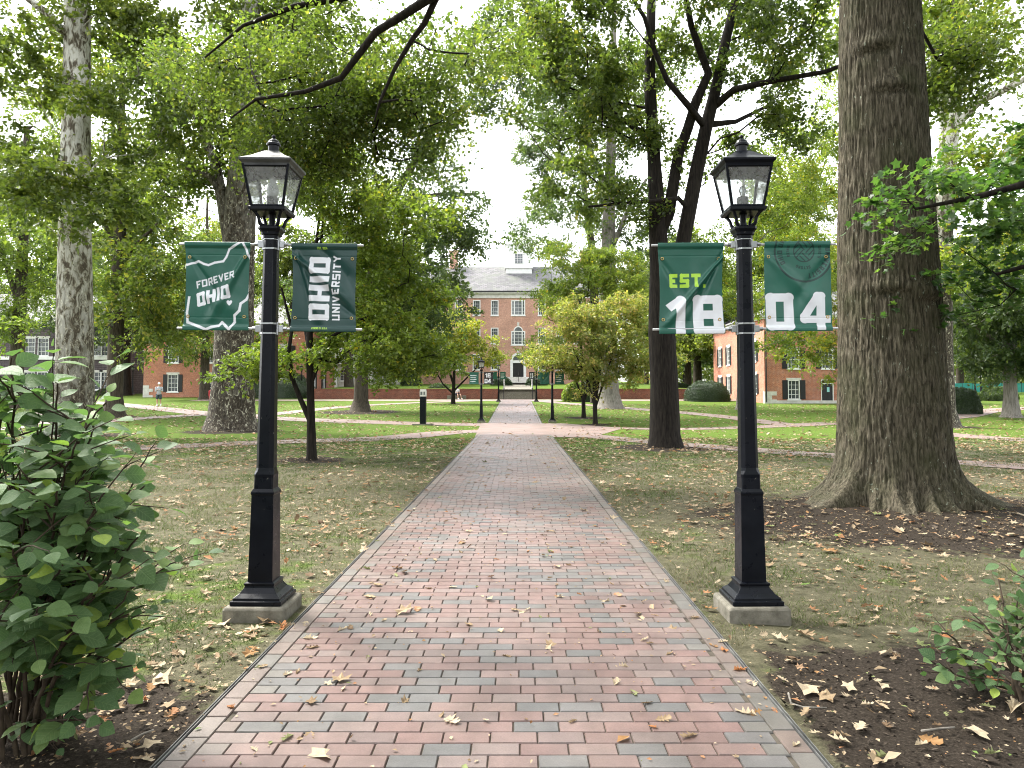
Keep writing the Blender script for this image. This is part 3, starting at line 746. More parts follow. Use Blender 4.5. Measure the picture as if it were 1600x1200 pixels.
c.text('0', .006, .008, .250, .285, WHITE, 1.0, thin=1.25); c.text('4', .252, .008, .255, .24, WHITE, 1.0, thin=1.25)
banner(c, LR, .385, 'green banner reading 04 under a dark round seal right of the right lamp post', 2.015, 2.635, 1,
       [(.05, .82, .8, .3, .08, -.009), (.95, .8, .3, .2, .09, .010)], waist=-.004, roty=R(-.4))

# ------------------------------------------------------------------ far lamps and banners
def far_lamp(px, py, label, sc=1.0, skip=()):
    g = G(px, py)
    o = copy_tree(lamp2, loc=g, rz=0, scale=sc, skip=skip); tag(o, label); return o, g
fl = [far_lamp(752, 660, 'black street lamp left of the path at the junction, carrying a black 18 04 banner'),
      far_lamp(863, 660, 'black street lamp right of the path at the junction, with two green banners'),
      far_lamp(779, 628, 'small black street lamp left of the path just before the steps'),
      far_lamp(838, 628, 'small black street lamp right of the path just before the steps')]
for px, py, lab in ((471, 622, 'distant black street lamp in front of the round hedge on the left'),
                    (1071, 612, 'distant black street lamp behind the retaining wall on the right'),
                    (207, 617, 'distant black street lamp between tree trunks left of the brick house'),
                    (1524, 622, 'distant black street lamp before the teal fence, the left of two'),
                    (1533, 619, 'distant black street lamp before the teal fence, the right of two')):
    far_lamp(px, py, lab, 1.0, skip=('banner_rod', 'banner_bracket'))
BK = (.012, .013, .014)
def small_banner(g, side, base, kind, label, w=.50):
    c = Canvas(w, .61, 44, 56, base)
    if kind == '1804':
        c.text('18', .07, .34, .21, .24, WHITE, .95, thin=1.2); c.text('04', .03, .06, .21, .24, WHITE, .95, thin=1.2)
    elif kind == 'lines':
        for k in range(4): c.paint((abs(c.v - (.44 - .10 * k)) < .024) & (c.u > .05) & (c.u < .38 - .05 * (k % 2)) & ((c.u * 23 % 1) < .85), (.55, .62, .62))
    elif kind == 'vert':
        for k in range(2): c.paint((abs(c.u - (.16 + .15 * k)) < .035) & (c.v > .08) & (c.v < .5) & ((c.v * 9 % 1) < .8), WHITE)
    return banner(c, g, side * .385, label, 2.02, 2.63, side, [(.9, .8, .2, .2, .1, .02)], nogrom=True, name='banner')
small_banner(fl[0][1], -1, GREEN, 'lines', 'small green lettered banner left of the far left lamp at the junction')
small_banner(fl[0][1], 1, BK, '1804', 'small black banner reading 18 04 on the far left lamp')
small_banner(fl[1][1], -1, GREEN, '', 'small plain green banner left of the far right lamp')
small_banner(fl[1][1], 1, GREEN, 'lines', 'small green banner with lines of text right of the far right lamp')
small_banner(fl[2][1], -1, GREEN, '', 'tiny green banner left of the lamp before the steps on the left')
small_banner(fl[2][1], 1, GREEN, 'lines', 'tiny green lettered banner right of the lamp before the steps on the left')
small_banner(fl[3][1], -1, BK, 'vert', 'tiny black banner with vertical lettering left of the lamp before the steps on the right')
small_banner(fl[3][1], 1, GREEN, '', 'tiny green banner right of the lamp before the steps on the right')

# ------------------------------------------------------------------ trees
TPL = {}
def tpl_diamond(w=.55, lift=.10):
    return np.array([(0, 0, 0), (.45, -w / 2, lift), (1, 0, -.05), (.45, w / 2, lift)]), np.array([[0, 1, 2, 3]])
TPL['diamond'] = tpl_diamond()
TPL['wide'] = tpl_diamond(.8, .14)
def tpl_lobed(n=5, deep=.5, curl=.1, seed=0, wid=1.0):
    r = random.Random(seed); pts = [(.42, 0, curl * .2)]; k = 2 * n + 1
    pts.append((0, 0, 0))
    for i in range(k):
        a = math.pi - (i + 1) * 2 * math.pi / (k + 1)
        ln = (.62 if i % 2 == 0 else .62 * deep) * (1 + .12 * r.uniform(-1, 1)) * (1.0 if abs(a) > .6 else 1.1)
        pts.append((.42 + ln * math.cos(a), ln * math.sin(a) * wid, curl * (.5 + r.uniform(-.8, 1)) * (1 if i % 2 == 0 else .3)))
    n_ = len(pts) - 1
    return np.array(pts), np.array([[0, 1 + i, 1 + (i + 1) % n_] for i in range(n_)])
TPL['maple'] = tpl_lobed(4, .55, .06, 3)
def tpl_oakleaf(seed, curl=.2, wid=1.0):
    r = random.Random(seed); up_, lo = [], []
    for i, (t, w) in enumerate(((.10, .05), (.22, .22), (.30, .08), (.44, .34), (.52, .10), (.66, .33), (.74, .12), (.86, .18))):
        for s_, L in ((1, up_), (-1, lo)): L.append((t + r.uniform(-.03, .03) + (.05 if i % 2 else 0), s_ * w * wid * r.uniform(.75, 1.2), curl * (w * 1.2 + r.uniform(-.25, .35) * (i % 2))))
    b = [(0, 0, 0)] + up_ + [(1, 0, curl * .4)] + lo[::-1]; n_ = len(b); c_ = (.48, 0, -curl * .15)
    return np.array([c_] + b), np.array([[0, 1 + (i + 1) % n_, 1 + i] for i in range(n_)])
def tpl_oval():
    prof = [(0, 0), (.10, .20), (.30, .40), (.52, .42), (.76, .27), (1.0, 0)]
    V = []; z = lambda t: -.22 * t * t + .06 * t
    for t, w in prof: V.append((t, 0, z(t)))
    for t, w in prof[1:-1]: V.append((t, w, z(t) + .10 * w + .015)); 
    for t, w in prof[1:-1]: V.append((t, -w, z(t) + .10 * w + .015))
    Fq = [(0, 1, 6, 6)]
    T = [(0, 1, 6), (0, 10, 1)]
    for k in range(1, 4):
        T += [(k, k + 1, 6 + k), (k, 6 + k, 5 + k), (k, 10 + k, k + 1), (k, 9 + k, 10 + k)]
    T += [(4, 5, 9), (4, 13, 5)]
    return np.array(V), np.array(T)
TPL['oval'] = tpl_oval()
def place(tpl, pos, ax, nrm, size):
    V0, F0 = TPL[tpl]; n = len(pos)
    ax = ax / (np.linalg.norm(ax, axis=1, keepdims=True) + 1e-9)
    b = np.cross(nrm, ax); b /= (np.linalg.norm(b, axis=1, keepdims=True) + 1e-9); c_ = np.cross(ax, b)
    V = pos[:, None] + size[:, None, None] * (V0[None, :, 0:1] * ax[:, None] + V0[None, :, 1:2] * b[:, None] + V0[None, :, 2:3] * c_[:, None])
    Fa = F0[None] + (np.arange(n) * len(V0))[:, None, None]
    return V.reshape(-1, 3), Fa.reshape(-1, F0.shape[1]), len(F0)
def sample_blob(b, n, rg):
    c, r = b
    d = rg.normal(size=(n, 3)); d /= np.linalg.norm(d, axis=1, keepdims=True)
    rad = rg.uniform(.25, 1, (n, 1)) ** .5
    return np.array(c) + d * rad * np.array(r)
class Skeleton:
    def __init__(s): s.p = []; s.par = []; s.r = []; s.len = []; s.fix = []
    def chain(s, pts, rad, start=-1):
        """pts with fixed radii; returns index of the last node"""
        idx = start
        for k in range(len(pts)):
            a = np.array(pts[k], float)
            if k or start >= 0:
                p0 = s.p[idx]; L = np.linalg.norm(a - p0); n = max(1, int(L / .6)); r0 = s.r[idx] if k else rad[0]
                if k == 0: r0 = min(s.r[idx], rad[0] * 1.25)
                for i in range(1, n + 1):
                    t = i / n; s.p.append(p0 + (a - p0) * t); s.par.append(idx); s.len.append(s.len[idx] + L / n)
                    s.r.append(r0 + (rad[k] - r0) * t); s.fix.append(True); idx = len(s.p) - 1
            else:
                s.p.append(a); s.par.append(-1); s.r.append(rad[0]); s.len.append(0.0); s.fix.append(True); idx = len(s.p) - 1
        return idx
    def nearest(s, q): 
        A = np.array(s.p); return int(np.argmin(np.linalg.norm(A - np.array(q), axis=1)))
    def grow(s, targets, rg, zmin, wpath=.25, droop=.1, tip=.012, wob=.10):
        T = np.array(targets); A = np.array(s.p)
        order = np.argsort([np.min(np.linalg.norm(A - t, axis=1)) for t in T])
        tips = []
        for k in order:
            t = T[k]; A = np.array(s.p); Ln = np.array(s.len)
            d = np.linalg.norm(A - t, axis=1)
            cost = d + wpath * Ln + 1.5 * np.maximum(0, A[:, 2] - t[2] + .25 * d) + 50 * (A[:, 2] < zmin)
            i = int(np.argmin(cost)); p0 = A[i]; L = d[i]
            n = max(2, int(L / .55)); idx = i
            ctrl = p0 + (t - p0) * .5 + np.array([0, 0, L * (.12 - droop)]) + rg.normal(0, wob * L * .6, 3) * (1, 1, .5)
            for j in range(1, n + 1):
                u = j / n; q = (1 - u) ** 2 * p0 + 2 * u * (1 - u) * ctrl + u * u * t + rg.normal(0, .035 * min(L, 2), 3) * (j < n)
                s.p.append(q); s.par.append(idx); s.len.append(s.len[idx] + L / n); s.r.append(0); s.fix.append(False); idx = len(s.p) - 1
            tips.append(idx)
        n = len(s.p); acc = np.zeros(n); E = 2.35
        for i in range(n - 1, -1, -1):
            if not s.fix[i]:
                s.r[i] = max(tip, acc[i] ** (1 / E)) if acc[i] > 0 else tip
                if s.par[i] >= 0: acc[s.par[i]] += s.r[i] ** E * 1.02
        for i in range(n):      # children never thicker than the parent
            if not s.fix[i] and s.par[i] >= 0: s.r[i] = min(s.r[i], s.r[s.par[i]] * .82 if s.fix[s.par[i]] else s.r[s.par[i]])
        return tips
    def mesh(s, mb, sides=12, minr=0.0):
        n = len(s.p); kids = [[] for _ in range(n)]
        for i, p in enumerate(s.par):
            if p >= 0: kids[p].append(i)
        starts = [(i, -1) for i in range(n) if s.par[i] < 0]
        while starts:
            i, pr = starts.pop(); pts, rad = [], []
            if pr >= 0: pts.append(s.p[pr]); rad.append(min(s.r[pr], s.r[i] * 1.25))
            while True:
                pts.append(s.p[i]); rad.append(s.r[i])
                ks = sorted(kids[i], key=lambda k: (-s.fix[k], -s.r[k]))
                for k in ks[1:]: starts.append((k, i))
                if not ks: break
                i = ks[0]
            if len(pts) > 1 and max(rad) >= minr:
                m = max(rad); ns = sides if m > .18 else 8 if m > .07 else 5 if m > .03 else 4
                mb.tube(pts, rad, ns, cap=False)
def crown_leaves(cl, rg, per, spread, size, twigs=7, flat=.6, tpl='diamond', up=.9, rmean=.45, rsd=.22, droop=.15, twmb=None, twr=.004):
    """cl: cluster centres (n,3)"""
    n = len(cl); k = max(3, int(per * .92) // twigs); size = size * .93
    base = np.repeat(cl, twigs, 0)
    d = rg.normal(size=(n * twigs, 3)) * (1, 1, flat); d /= np.linalg.norm(d, axis=1, keepdims=True)
    L = spread * rg.uniform(.45, 1.15, (n * twigs, 1))
    base = base + rg.normal(0, spread * .22, base.shape)
    if twmb is not None:
        for b_, d_, l_ in zip(base, d, L): twmb.tube([b_, b_ + d_ * l_ * .5 + np.array((0, 0, .02)), b_ + d_ * l_ - np.array((0, 0, droop * l_[0]))], [twr, twr * .8, twr * .4], 3, cap=False)
    t = rg.uniform(.08, 1.0, (n * twigs, k, 1))
    pos = base[:, None] + d[:, None] * L[:, None] * t + rg.normal(0, spread * .10, (n * twigs, k, 3))
    pos[..., 2] -= droop * (t[..., 0] ** 2) * L[:, None, 0]
    ax = d[:, None] + rg.normal(0, .75, (n * twigs, k, 3)); ax[..., 2] -= .25
    nr = rg.normal(0, .55, (n * twigs, k, 3)); nr[..., 2] += up
    sz = size * rg.uniform(.65, 1.25, n * twigs * k)
    V, Fa, m = place(tpl, pos.reshape(-1, 3), ax.reshape(-1, 3), nr.reshape(-1, 3), sz)
    cr_ = np.repeat(rg.normal(0, .10, n), twigs * k)
    r = np.clip(rg.normal(rmean, rsd, len(sz)) + cr_, 0, 1)
    return V, Fa, np.repeat(r, m)
def blobs_px(lst):
    out = []
    for b in lst:
        px, py, rx, ry, D = b[:5]; rD = b[5] if len(b) > 5 else rx * D / F
        out.append(((P(px, py, D)), (rx * D / F, rD, ry * D / F)))
    return out
def tree(label, base, stems, blobs, ntar, leaf, bark, per=220, spread=.9, size=.16, name='tree', seed=1, zmin=3.0, limbs=(), tip=.014, tpl='diamond', flat=.6,
         cat='tree', wpath=.25, extra=0, droop=.15, sides=14, rmean=.45, twigs=7, group=None, up=.9, trunk_mesh=True, minr=0.0, gdroop=.1):
    """base: world point. stems: list of [(px, py, D, r), ...] (the first starts at the base); blobs: ellipsoids for the branch tips"""
    rg = np.random.default_rng(seed); root = empty(name, base); b0 = np.array(base)
    sk_ = Skeleton()
    for k, st in enumerate(stems):
        pts = [np.array(P(*q[:3])) if len(q) == 4 else np.array(q[:3]) for q in st]; rad = [q[-1] for q in st]
        if len(st[0]) == 5: pts = [np.array(q[:3]) for q in st]; rad = [q[3] for q in st]
        if k == 0: sk_.chain(pts, rad)
        else: sk_.chain(pts[1:] if False else pts, rad, sk_.nearest(pts[0]))
    vol = np.array([b[1][0] * b[1][1] * b[1][2] for b in blobs]) ** .62
    cnt = np.maximum(1, np.round(ntar * vol / vol.sum())).astype(int)
    T = np.concatenate([sample_blob(b, n, rg) for b, n in zip(blobs, cnt)])
    T = T[T[:, 2] > zmin * .6 + b0[2] * .4]
    sk_.grow(T, rg, zmin, wpath, tip=tip, droop=gdroop)
    mb = MB(); A = np.array(sk_.p); sk_.p = list(A - b0)
    if trunk_mesh:
        if base is not None:                       # root flare
            r0 = sk_.r[0]
            for i in range(len(sk_.p)):
                if sk_.fix[i] and sk_.par[i] >= -1 and i < 4: sk_.r[i] = sk_.r[i]
        sk_.mesh(mb, sides, minr); mb.build('trunk', bark, root, smooth=True)
    cl = T - b0
    if extra:
        e = cl[rg.integers(0, len(cl), extra)] + rg.normal(0, spread * .9, (extra, 3)) * (1, 1, .6); cl = np.concatenate([cl, e])
    V, Fa, r = crown_leaves(cl, rg, per, spread, size, twigs, flat, tpl, rmean=rmean, droop=droop, up=up)
    mesh_np('crown', V, Fa, leaf, root, fattr={'r': r})
    tag(root, label, cat, group)
    return root

# --- the big oak on the right: modelled trunk with furrowed bark and buttress roots
OK = Vector((5.24, 10.35, 0))
def big_oak():
    root = empty('oak_tree', OK)
    nth, zs = 420, np.concatenate([np.arange(-.12, 2.4, .018), np.arange(2.4, 9.5, .035)])
    th = np.linspace(0, 2 * math.pi, nth, endpoint=False)
    TH, Z = np.meshgrid(th, zs)
    Zc = np.maximum(Z, 0)
    rr = .70 - (.70 - .535) * np.clip((Z - 1.3) / 5.5, 0, 1.6)
    lob = vnoise(np.cos(TH) * 3.1, np.sin(TH) * 3.1, Zc * .3, 11) * .6 + vnoise(np.cos(TH) * 5.5, np.sin(TH) * 5.5, Zc * .4, 23) * .5
    rr = rr + np.exp(-Zc / .33) * (.20 + .20 * lob)
    for deg, am, wd_, hh in ((186, .60, .26, .26), (354, .56, .26, .26), (208, .38, .10, .22), (226, .28, .07, .17), (243, .36, .07, .16), (258, .24, .06, .13), (273, .38, .07, .18), (290, .28, .06, .14), (307, .42, .08, .20), (330, .38, .10, .24), (30, .5, .2, .2), (70, .4, .2, .2), (110, .5, .2, .2), (150, .4, .2, .2)):
        dth = (TH - R(deg) + .15 * np.exp(-Zc / .2) * np.sin(deg) + math.pi) % (2 * math.pi) - math.pi
        rr = rr + 1.2 * am * np.exp(-(np.abs(dth) / (wd_ * (1 + .5 * Zc))) ** 1.7) * np.exp(-Zc / hh)
    rr = rr + np.where(Z < 0, -Z * 1.2, 0)
    rr = rr + .02 * vnoise(np.cos(TH) * 1.5, np.sin(TH) * 1.5, Z * .8, 31)
    for zc, tc, am in ((6.35, 4.1, .06), (5.75, 4.5, .05), (3.0, 4.3, .05), (4.3, 5.0, .03), (2.9, 5.1, .04)):   # scars of lost limbs
        dth = (TH - tc + math.pi) % (2 * math.pi) - math.pi
        g_ = np.exp(-(dth / .45) ** 2 - ((Z - zc) / .10) ** 2); rr = rr + am * g_ - am * .9 * np.exp(-(dth / .4) ** 2 - ((Z - zc + .12) / .05) ** 2)
    x_, y_ = rr * np.cos(TH), rr * np.sin(TH)
    wx = .35 * vnoise(x_ * 5, y_ * 5, Z * 1.6, 3)
    n1 = vnoise(TH * .7 / .036 + wx * 3.2, Z * 2.6, 0 * Z + 3, 41); n1b = vnoise(TH * .7 / .02 + wx * 4, Z * 5.5, 0 * Z, 43)
    wedge = np.minimum(TH, 2 * math.pi - TH); wt = np.clip(wedge / .1, 0, 1)
    ridge = (1 - np.abs(n1)) ** 1.5 * .6 + (1 - np.abs(n1b)) ** 1.5 * .3
    fine = vnoise(x_ * 60, y_ * 60, Z * 25, 5)
    rr = rr + (.040 * ridge * wt + .005 * fine) - .024
    lean = -.018 * (Z - 1.5) * .6
    V = np.stack([rr * np.cos(TH) + lean, rr * np.sin(TH), Z], -1).reshape(-1, 3)
    mesh_np('trunk', V, grid_faces(nth, len(zs), True), M['oak_bark'], root, smooth=True)
    rg = np.random.default_rng(71); sk_ = Skeleton()
    b0 = np.array(OK)
    sk_.chain([(5.16, 10.35, 9.2), (5.1, 10.4, 12), (5.0, 10.6, 16), (4.9, 10.7, 20)], [.50, .42, .28, .12])
    # limb sweeping over the path
    def pc(l, D): return [tuple(P(a, b, D + k * .12)) for k, (a, b) in enumerate(l)]
    l1 = [(4.2, 10.8, 10.2), (2.0, 11.4, 10.4)] + pc([(800, -110), (673, -4), (620, 30), (587, 50), (557, 90), (533, 122), (477, 143), (400, 155), (360, 185)], 11.6)
    sk_.chain(l1, [.20, .15, .10, .082, .072, .066, .060, .052, .040, .028, .016], sk_.nearest(l1[0]))
    l2 = pc([(700, -30), (680, 0), (663, 37), (643, 63), (617, 107), (593, 160), (585, 190)], 11.7)
    sk_.chain(l2, [.07, .056, .050, .042, .034, .022, .013], sk_.nearest(l2[0]))
    l3 = pc([(740, -130), (560, -30), (540, -5), (460, 10), (380, 40), (320, 90)], 12.2)
    sk_.chain(l3, [.10, .08, .07, .05, .03, .015], sk_.nearest(l3[0]))
    bl = blobs_px([(560, 30, 200, 60, 12, 2), (460, 120, 130, 60, 12.2, 1.6), (350, 40, 110, 70, 13, 1.8), (660, 110, 70, 80, 12.4, 1.6), (520, 190, 120, 42, 12.6, 1.4),
                   (590, 110, 80, 60, 12, 1.2), (380, 190, 80, 40, 12.8, 1.2), (770, 20, 60, 40, 13, 1.5), (250, 20, 90, 50, 13.5, 1.6), (430, 200, 110, 35, 13, 1.2), (1570, 40, 90, 50, 10.5, 1.2)])
    T = np.concatenate([sample_blob((b[0], (b[1][0], b[1][1] * .7, b[1][2])), n, rg) + np.array((0, 1.5, 0)) for b, n in zip(bl, (42, 28, 26, 14, 20, 11, 12, 8, 12, 14, 26))])
    up_ = [((5, 10.4, 14.5), (6.5, 5.5, 3.6)), ((9, 12, 13), (4, 4, 3)), ((2, 3, 12.5), (6, 5, 2.5)), ((-4, 6, 12), (4, 6, 2)), ((8, 3, 11.5), (4, 5, 2.5))]  # crown masses nearer the camera are added out of view to shade the foreground
    T2 = np.concatenate([sample_blob(b, n, rg) for b, n in zip(up_, (34, 10, 34, 26, 22))])
    sk_.grow(np.concatenate([T, T2]), rg, 5.5, .12, droop=.22, tip=.009)
    sk_.p = list(np.array(sk_.p) - b0)
    mb = MB(); sk_.mesh(mb, 14); mb.build('limbs', M['dark_bark'], root, smooth=True)
    V, Fa, r = crown_leaves(T - b0, rg, 230, .80, .088, 11, .5, 'wide', droop=.25)
    V2, Fa2, r2 = crown_leaves(T2 - b0, rg, 260, 1.2, .26, 8, .6)
    mesh_np('crown', np.concatenate([V, V2]), np.concatenate([Fa, Fa2 + len(V)]), LEAF['oak'], root, fattr={'r': np.concatenate([r, r2])})
    tag(root, 'huge oak with a very thick furrowed trunk and buttress roots right of the path', 'tree')
big_oak()

# --- dark three-stemmed tree behind the right lamp
g = G(1040, 700); D = g.y + .3
tree('tall dark forked tree standing behind the right lamp post and its banner', (g.x, D, 0),
     [[(1040, 712, D, .62), (1040, 700, D, .55), (1039, 680, D, .46), (1038, 600, D, .41), (1034, 520, D, .40), (1031, 420, D, .30), (1028, 360, D, .27), (1022, 250, D, .20), (1015, 130, D, .17), (1018, 0, D, .13), (1022, -160, D, .08)],
      [(1036, 470, D, .26), (1050, 420, D, .24), (1067, 380, D, .22), (1090, 260, D, .21), (1103, 200, D, .19), (1120, 133, D, .165), (1133, 67, D, .15), (1147, 10, D, .12), (1165, -120, D + 1, .08)],
      [(1030, 365, D, .19), (1045, 333, D, .18), (1060, 240, D, .16), (1075, 200, D, .15), (1087, 160, D - .4, .14), (1107, 115, D - .4, .12), (1080, 40, D - 1, .09), (1060, -60, D - 1, .06)],
      [(1103, 200, D, .11), (1077, 167, D - .5, .095), (1043, 127, D - .8, .08), (1023, 80, D - .8, .07), (1007, 27, D - .9, .06), (987, -5, D - 1, .05)],
      [(1120, 163, D, .12), (1147, 140, D - .6, .10), (1200, 128, D - 1.2, .08), (1290, 112, D - 2, .06), (1345, 90, D - 2.5, .04)],
      [(1107, 195, D, .10), (1150, 190, D + .5, .07), (1200, 165, D + 1, .05)],
      [(1075, 325, D, .08), (1060, 310, D - .4, .07), (1033, 313, D - .6, .06), (967, 318, D - 1, .045), (920, 323, D - 1.5, .03)],
      [(1022, 210, D, .10), (990, 200, D, .08), (963, 178, D, .05), (930, 190, D, .04)]],
     blobs_px([(960, 50, 130, 70, D), (1110, 20, 130, 60, D), (880, 150, 90, 60, D, 2.5), (970, 190, 90, 55, D, 2), (1230, 60, 110, 70, D - 1, 2.5), (1240, 180, 60, 40, D - 1, 1.5), (900, 290, 70, 35, D - 1, 1.2),
               (840, 60, 70, 60, D, 2), (1170, 250, 60, 40, D + 1, 1.5), (1000, 300, 60, 30, D - 1, 1), (1080, -200, 260, 120, D + 1, 4)]),
     190, LEAF['oak'], M['dark_bark'], per=250, spread=.75, size=.135, seed=5, zmin=5.5, name='oak_tree', rmean=.42, extra=90, tpl='wide')
# --- sycamores and other trees on the left
g = G(118, 682); D = g.y + .6
tree('tall pale sycamore with mottled white bark standing left of the left lamp post', (g.x, D, 0),
     [[(116, 690, D, 1.05), (116, 676, D, .86), (116, 655, D, .74), (117, 620, D, .66), (117, 500, D, .62), (117, 300, D, .53), (120, 150, D, .48), (121, 0, D, .45), (124, -260, D, .3)],
      [(121, 45, D, .22), (128, 20, D - .3, .20), (132, -20, D - .3, .18), (140, -120, D, .1)],
      [(118, 60, D, .20), (95, 45, D - .5, .17), (75, 22, D - .8, .14), (40, -5, D - 1, .12), (0, -40, D - 1, .08)],
      [(117, 310, D, .08), (108, 290, D - .8, .06), (95, 255, D - 1.5, .04)], [(118, 320, D, .08), (130, 295, D - .8, .06), (146, 262, D - 1.5, .04)]],
     blobs_px([(40, 90, 90, 110, D), (190, 60, 90, 80, D), (40, 270, 100, 90, D), (220, 200, 90, 90, D), (140, -180, 220, 130, D, 5), (170, 330, 80, 50, D - 3), (80, 290, 110, 40, D - 3, 2)]),
     150, LEAF['sycamore'], M['syc_bark'], per=230, spread=1.0, size=.20, seed=11, zmin=6, name='sycamore_tree', tpl='wide', extra=60, sides=20, rmean=.45)
g = G(362, 674); D = g.y + .8
tree('massive sycamore with scaly brown bark rising right behind the left lamp post', (g.x, D, 0),
     [[(361, 684, D, 1.45), (361, 672, D, 1.18), (362, 650, D, .98), (364, 600, D, .86), (366, 520, D, .80), (372, 400, D, .68), (377, 300, D, .64), (386, 200, D, .55), (392, 90, D, .45), (396, -150, D, .3)],
      [(366, 420, D, .30), (352, 340, D, .26), (345, 300, D, .24), (335, 250, D, .2), (318, 215, D, .15), (300, 150, D, .1)],
      [(380, 250, D, .25), (420, 170, D, .2), (450, 90, D, .15), (470, 0, D, .1)],
      [(345, 300, D, .14), (325, 275, D - .5, .12), (290, 262, D - 1, .08)],
      [(330, 235, D, .13), (290, 150, D - 1, .13), (268, 100, D - 1.5, .12), (245, 75, D - 2, .08)]],
     blobs_px([(330, 60, 130, 90, D), (480, 80, 120, 110, D), (290, 200, 80, 80, D), (440, 210, 70, 70, D), (390, -160, 240, 140, D, 6), (250, 290, 60, 50, D, 2.5), (350, 170, 60, 40, D - 3, 2)]),
     150, LEAF['sycamore'], M['syc_bark_dark'], per=230, spread=1.1, size=.22, seed=12, zmin=7, name='sycamore_tree', tpl='wide', extra=60, sides=20, rmean=.4)
g = G(178, 651); D = g.y
tree('slim straight grey trunk tree between the pale sycamore and the brown sycamore', (g.x, D, g.z),
     [[(178, 655, D, .85), (178, 645, D, .62), (179, 620, D, .45), (182, 500, D, .42), (187, 360, D, .35), (190, 200, D, .2), (192, 60, D, .1)],
      [(185, 420, D, .15), (215, 380, D - 1, .12), (245, 350, D - 2, .07)], [(185, 400, D, .15), (160, 340, D - 1, .1), (140, 300, D, .07)]],
     blobs_px([(200, 470, 110, 40, D), (240, 420, 90, 60, D), (150, 330, 100, 70, D), (240, 280, 90, 80, D), (190, 130, 110, 90, D), (265, 520, 50, 30, D, 3)]),
     110, LEAF['oak'], M['brown_bark'], per=230, spread=1.5, size=.30, seed=13, zmin=3.6, name='oak_tree', extra=60, rmean=.6)
g = G(22, 637); D = g.y
tree('grey trunk tree at the far left edge before the purple stone house', (g.x, D, g.z),
     [[(20, 641, D, .9), (21, 630, D, .62), (24, 600, D, .5), (30, 500, D, .45), (36, 380, D, .35), (42, 200, D, .2)],
      [(30, 480, D, .2), (5, 400, D - 1, .14), (-20, 330, D, .08)]],
     blobs_px([(30, 430, 70, 60, D), (80, 380, 90, 80, D), (-40, 350, 100, 100, D), (40, 220, 110, 90, D), (60, 510, 80, 35, D, 3)]),
     90, LEAF['yellow'], M['brown_bark'], per=230, spread=1.4, size=.28, seed=14, zmin=3.5, name='oak_tree', extra=50, rmean=.35)
g = G(563, 643); D = g.y
tree('large dark green tree on a mulch ring behind the small redbud left of the path', (g.x, D, g.z),
     [[(563, 648, D, 1.2), (563, 641, D, .72), (564, 625, D, .50), (565, 580, D, .44), (572, 480, D, .38), (585, 380, D, .33), (620, 300, D, .28), (643, 262, D, .25), (667, 213, D, .2), (693, 165, D, .13), (705, 120, D, .07)],
      [(572, 480, D, .22), (540, 420, D, .2), (520, 330, D, .15), (515, 220, D, .08)], [(643, 262, D, .14), (680, 235, D, .1), (715, 190, D, .05)],
      [(600, 330, D, .2), (640, 310, D, .17), (700, 302, D, .12), (745, 303, D, .05)]],
     blobs_px([(640, 420, 90, 90, D), (685, 450, 36, 50, D, 3), (560, 400, 90, 90, D), (650, 330, 90, 60, D), (520, 270, 90, 90, D), (670, 210, 60, 60, D, 3), (730, 300, 35, 14, D, 1.2), (620, 500, 90, 50, D), (590, 160, 80, 60, D), (740, 120, 80, 60, D), (800, 40, 80, 50, D), (720, 370, 30, 40, D, 2)]),
     130, LEAF['dark'], M['brown_bark'], per=240, spread=1.5, size=.30, seed=15, zmin=4.6, name='oak_tree', extra=90, rmean=.55)
# redbud close behind the left lamp
g = G(487, 719); D = g.y
tree('small twin-stemmed redbud with yellow green leaves under the dark green banner', (g.x, D, 0),
     [[(487, 724, D, .17), (487, 712, D, .125), (486, 660, D, .10), (485, 610, D, .09), (484, 560, D, .085), (484, 500, D, .07), (490, 420, D, .05), (500, 330, D, .03)],
      [(484, 655, D, .075), (470, 625, D, .06), (456, 590, D - .1, .055), (451, 550, D - .2, .05), (456, 515, D - .2, .04), (440, 450, D - .4, .025)],
      [(485, 600, D, .06), (500, 560, D, .055), (520, 525, D, .045), (560, 500, D, .035), (620, 480, D, .02)],
      [(484, 555, D, .05), (478, 520, D + .2, .045), (465, 460, D + .3, .03)],
      [(486, 470, D, .04), (500, 400, D, .035), (505, 340, D, .03), (490, 290, D, .02)]],
     blobs_px([(560, 440, 110, 80, D, 1.6), (630, 490, 75, 60, D, 1.4), (520, 300, 80, 55, D, 1.4), (600, 360, 90, 70, D, 1.6), (560, 550, 110, 30, D, 1.4), (650, 560, 70, 28, D, 1.2), (440, 560, 50, 20, D, 1), (460, 250, 50, 30, D, 1),
               (380, 560, 45, 16, D, .9)]),
     210, LEAF['yellow'], M['dark_bark'], per=130, spread=.42, size=.105, seed=16, zmin=1.9, name='redbud_tree', extra=160, tip=.006, flat=.35, rmean=.45, tpl='wide', up=1.3)
g = G(708, 631); D = g.y
tree('small yellowing tree beside the seated person left of the steps', (g.x, D, g.z),
     [[(708, 633, D, .22), (708, 622, D, .17), (709, 600, D, .14), (710, 570, D, .10), (722, 530, D, .05)], [(708, 600, D, .09), (700, 572, D, .08), (688, 540, D, .05)],
      [(708, 612, D, .09), (725, 595, D, .07), (742, 578, D, .05)], [(708, 615, D, .08), (692, 600, D, .06), (680, 578, D, .04)]],
     blobs_px([(712, 505, 45, 22, D, 2.4), (690, 540, 45, 22, D, 2.4), (745, 535, 35, 20, D, 2), (770, 560, 28, 12, D, 1.5), (665, 570, 35, 14, D, 1.6), (725, 560, 35, 10, D, 1.6)]),
     90, LEAF['autumn'], M['dark_bark'], per=110, spread=.75, size=.22, seed=17, zmin=g.z + 1.6, name='redbud_tree', extra=40, tip=.012, flat=.35, rmean=.4)
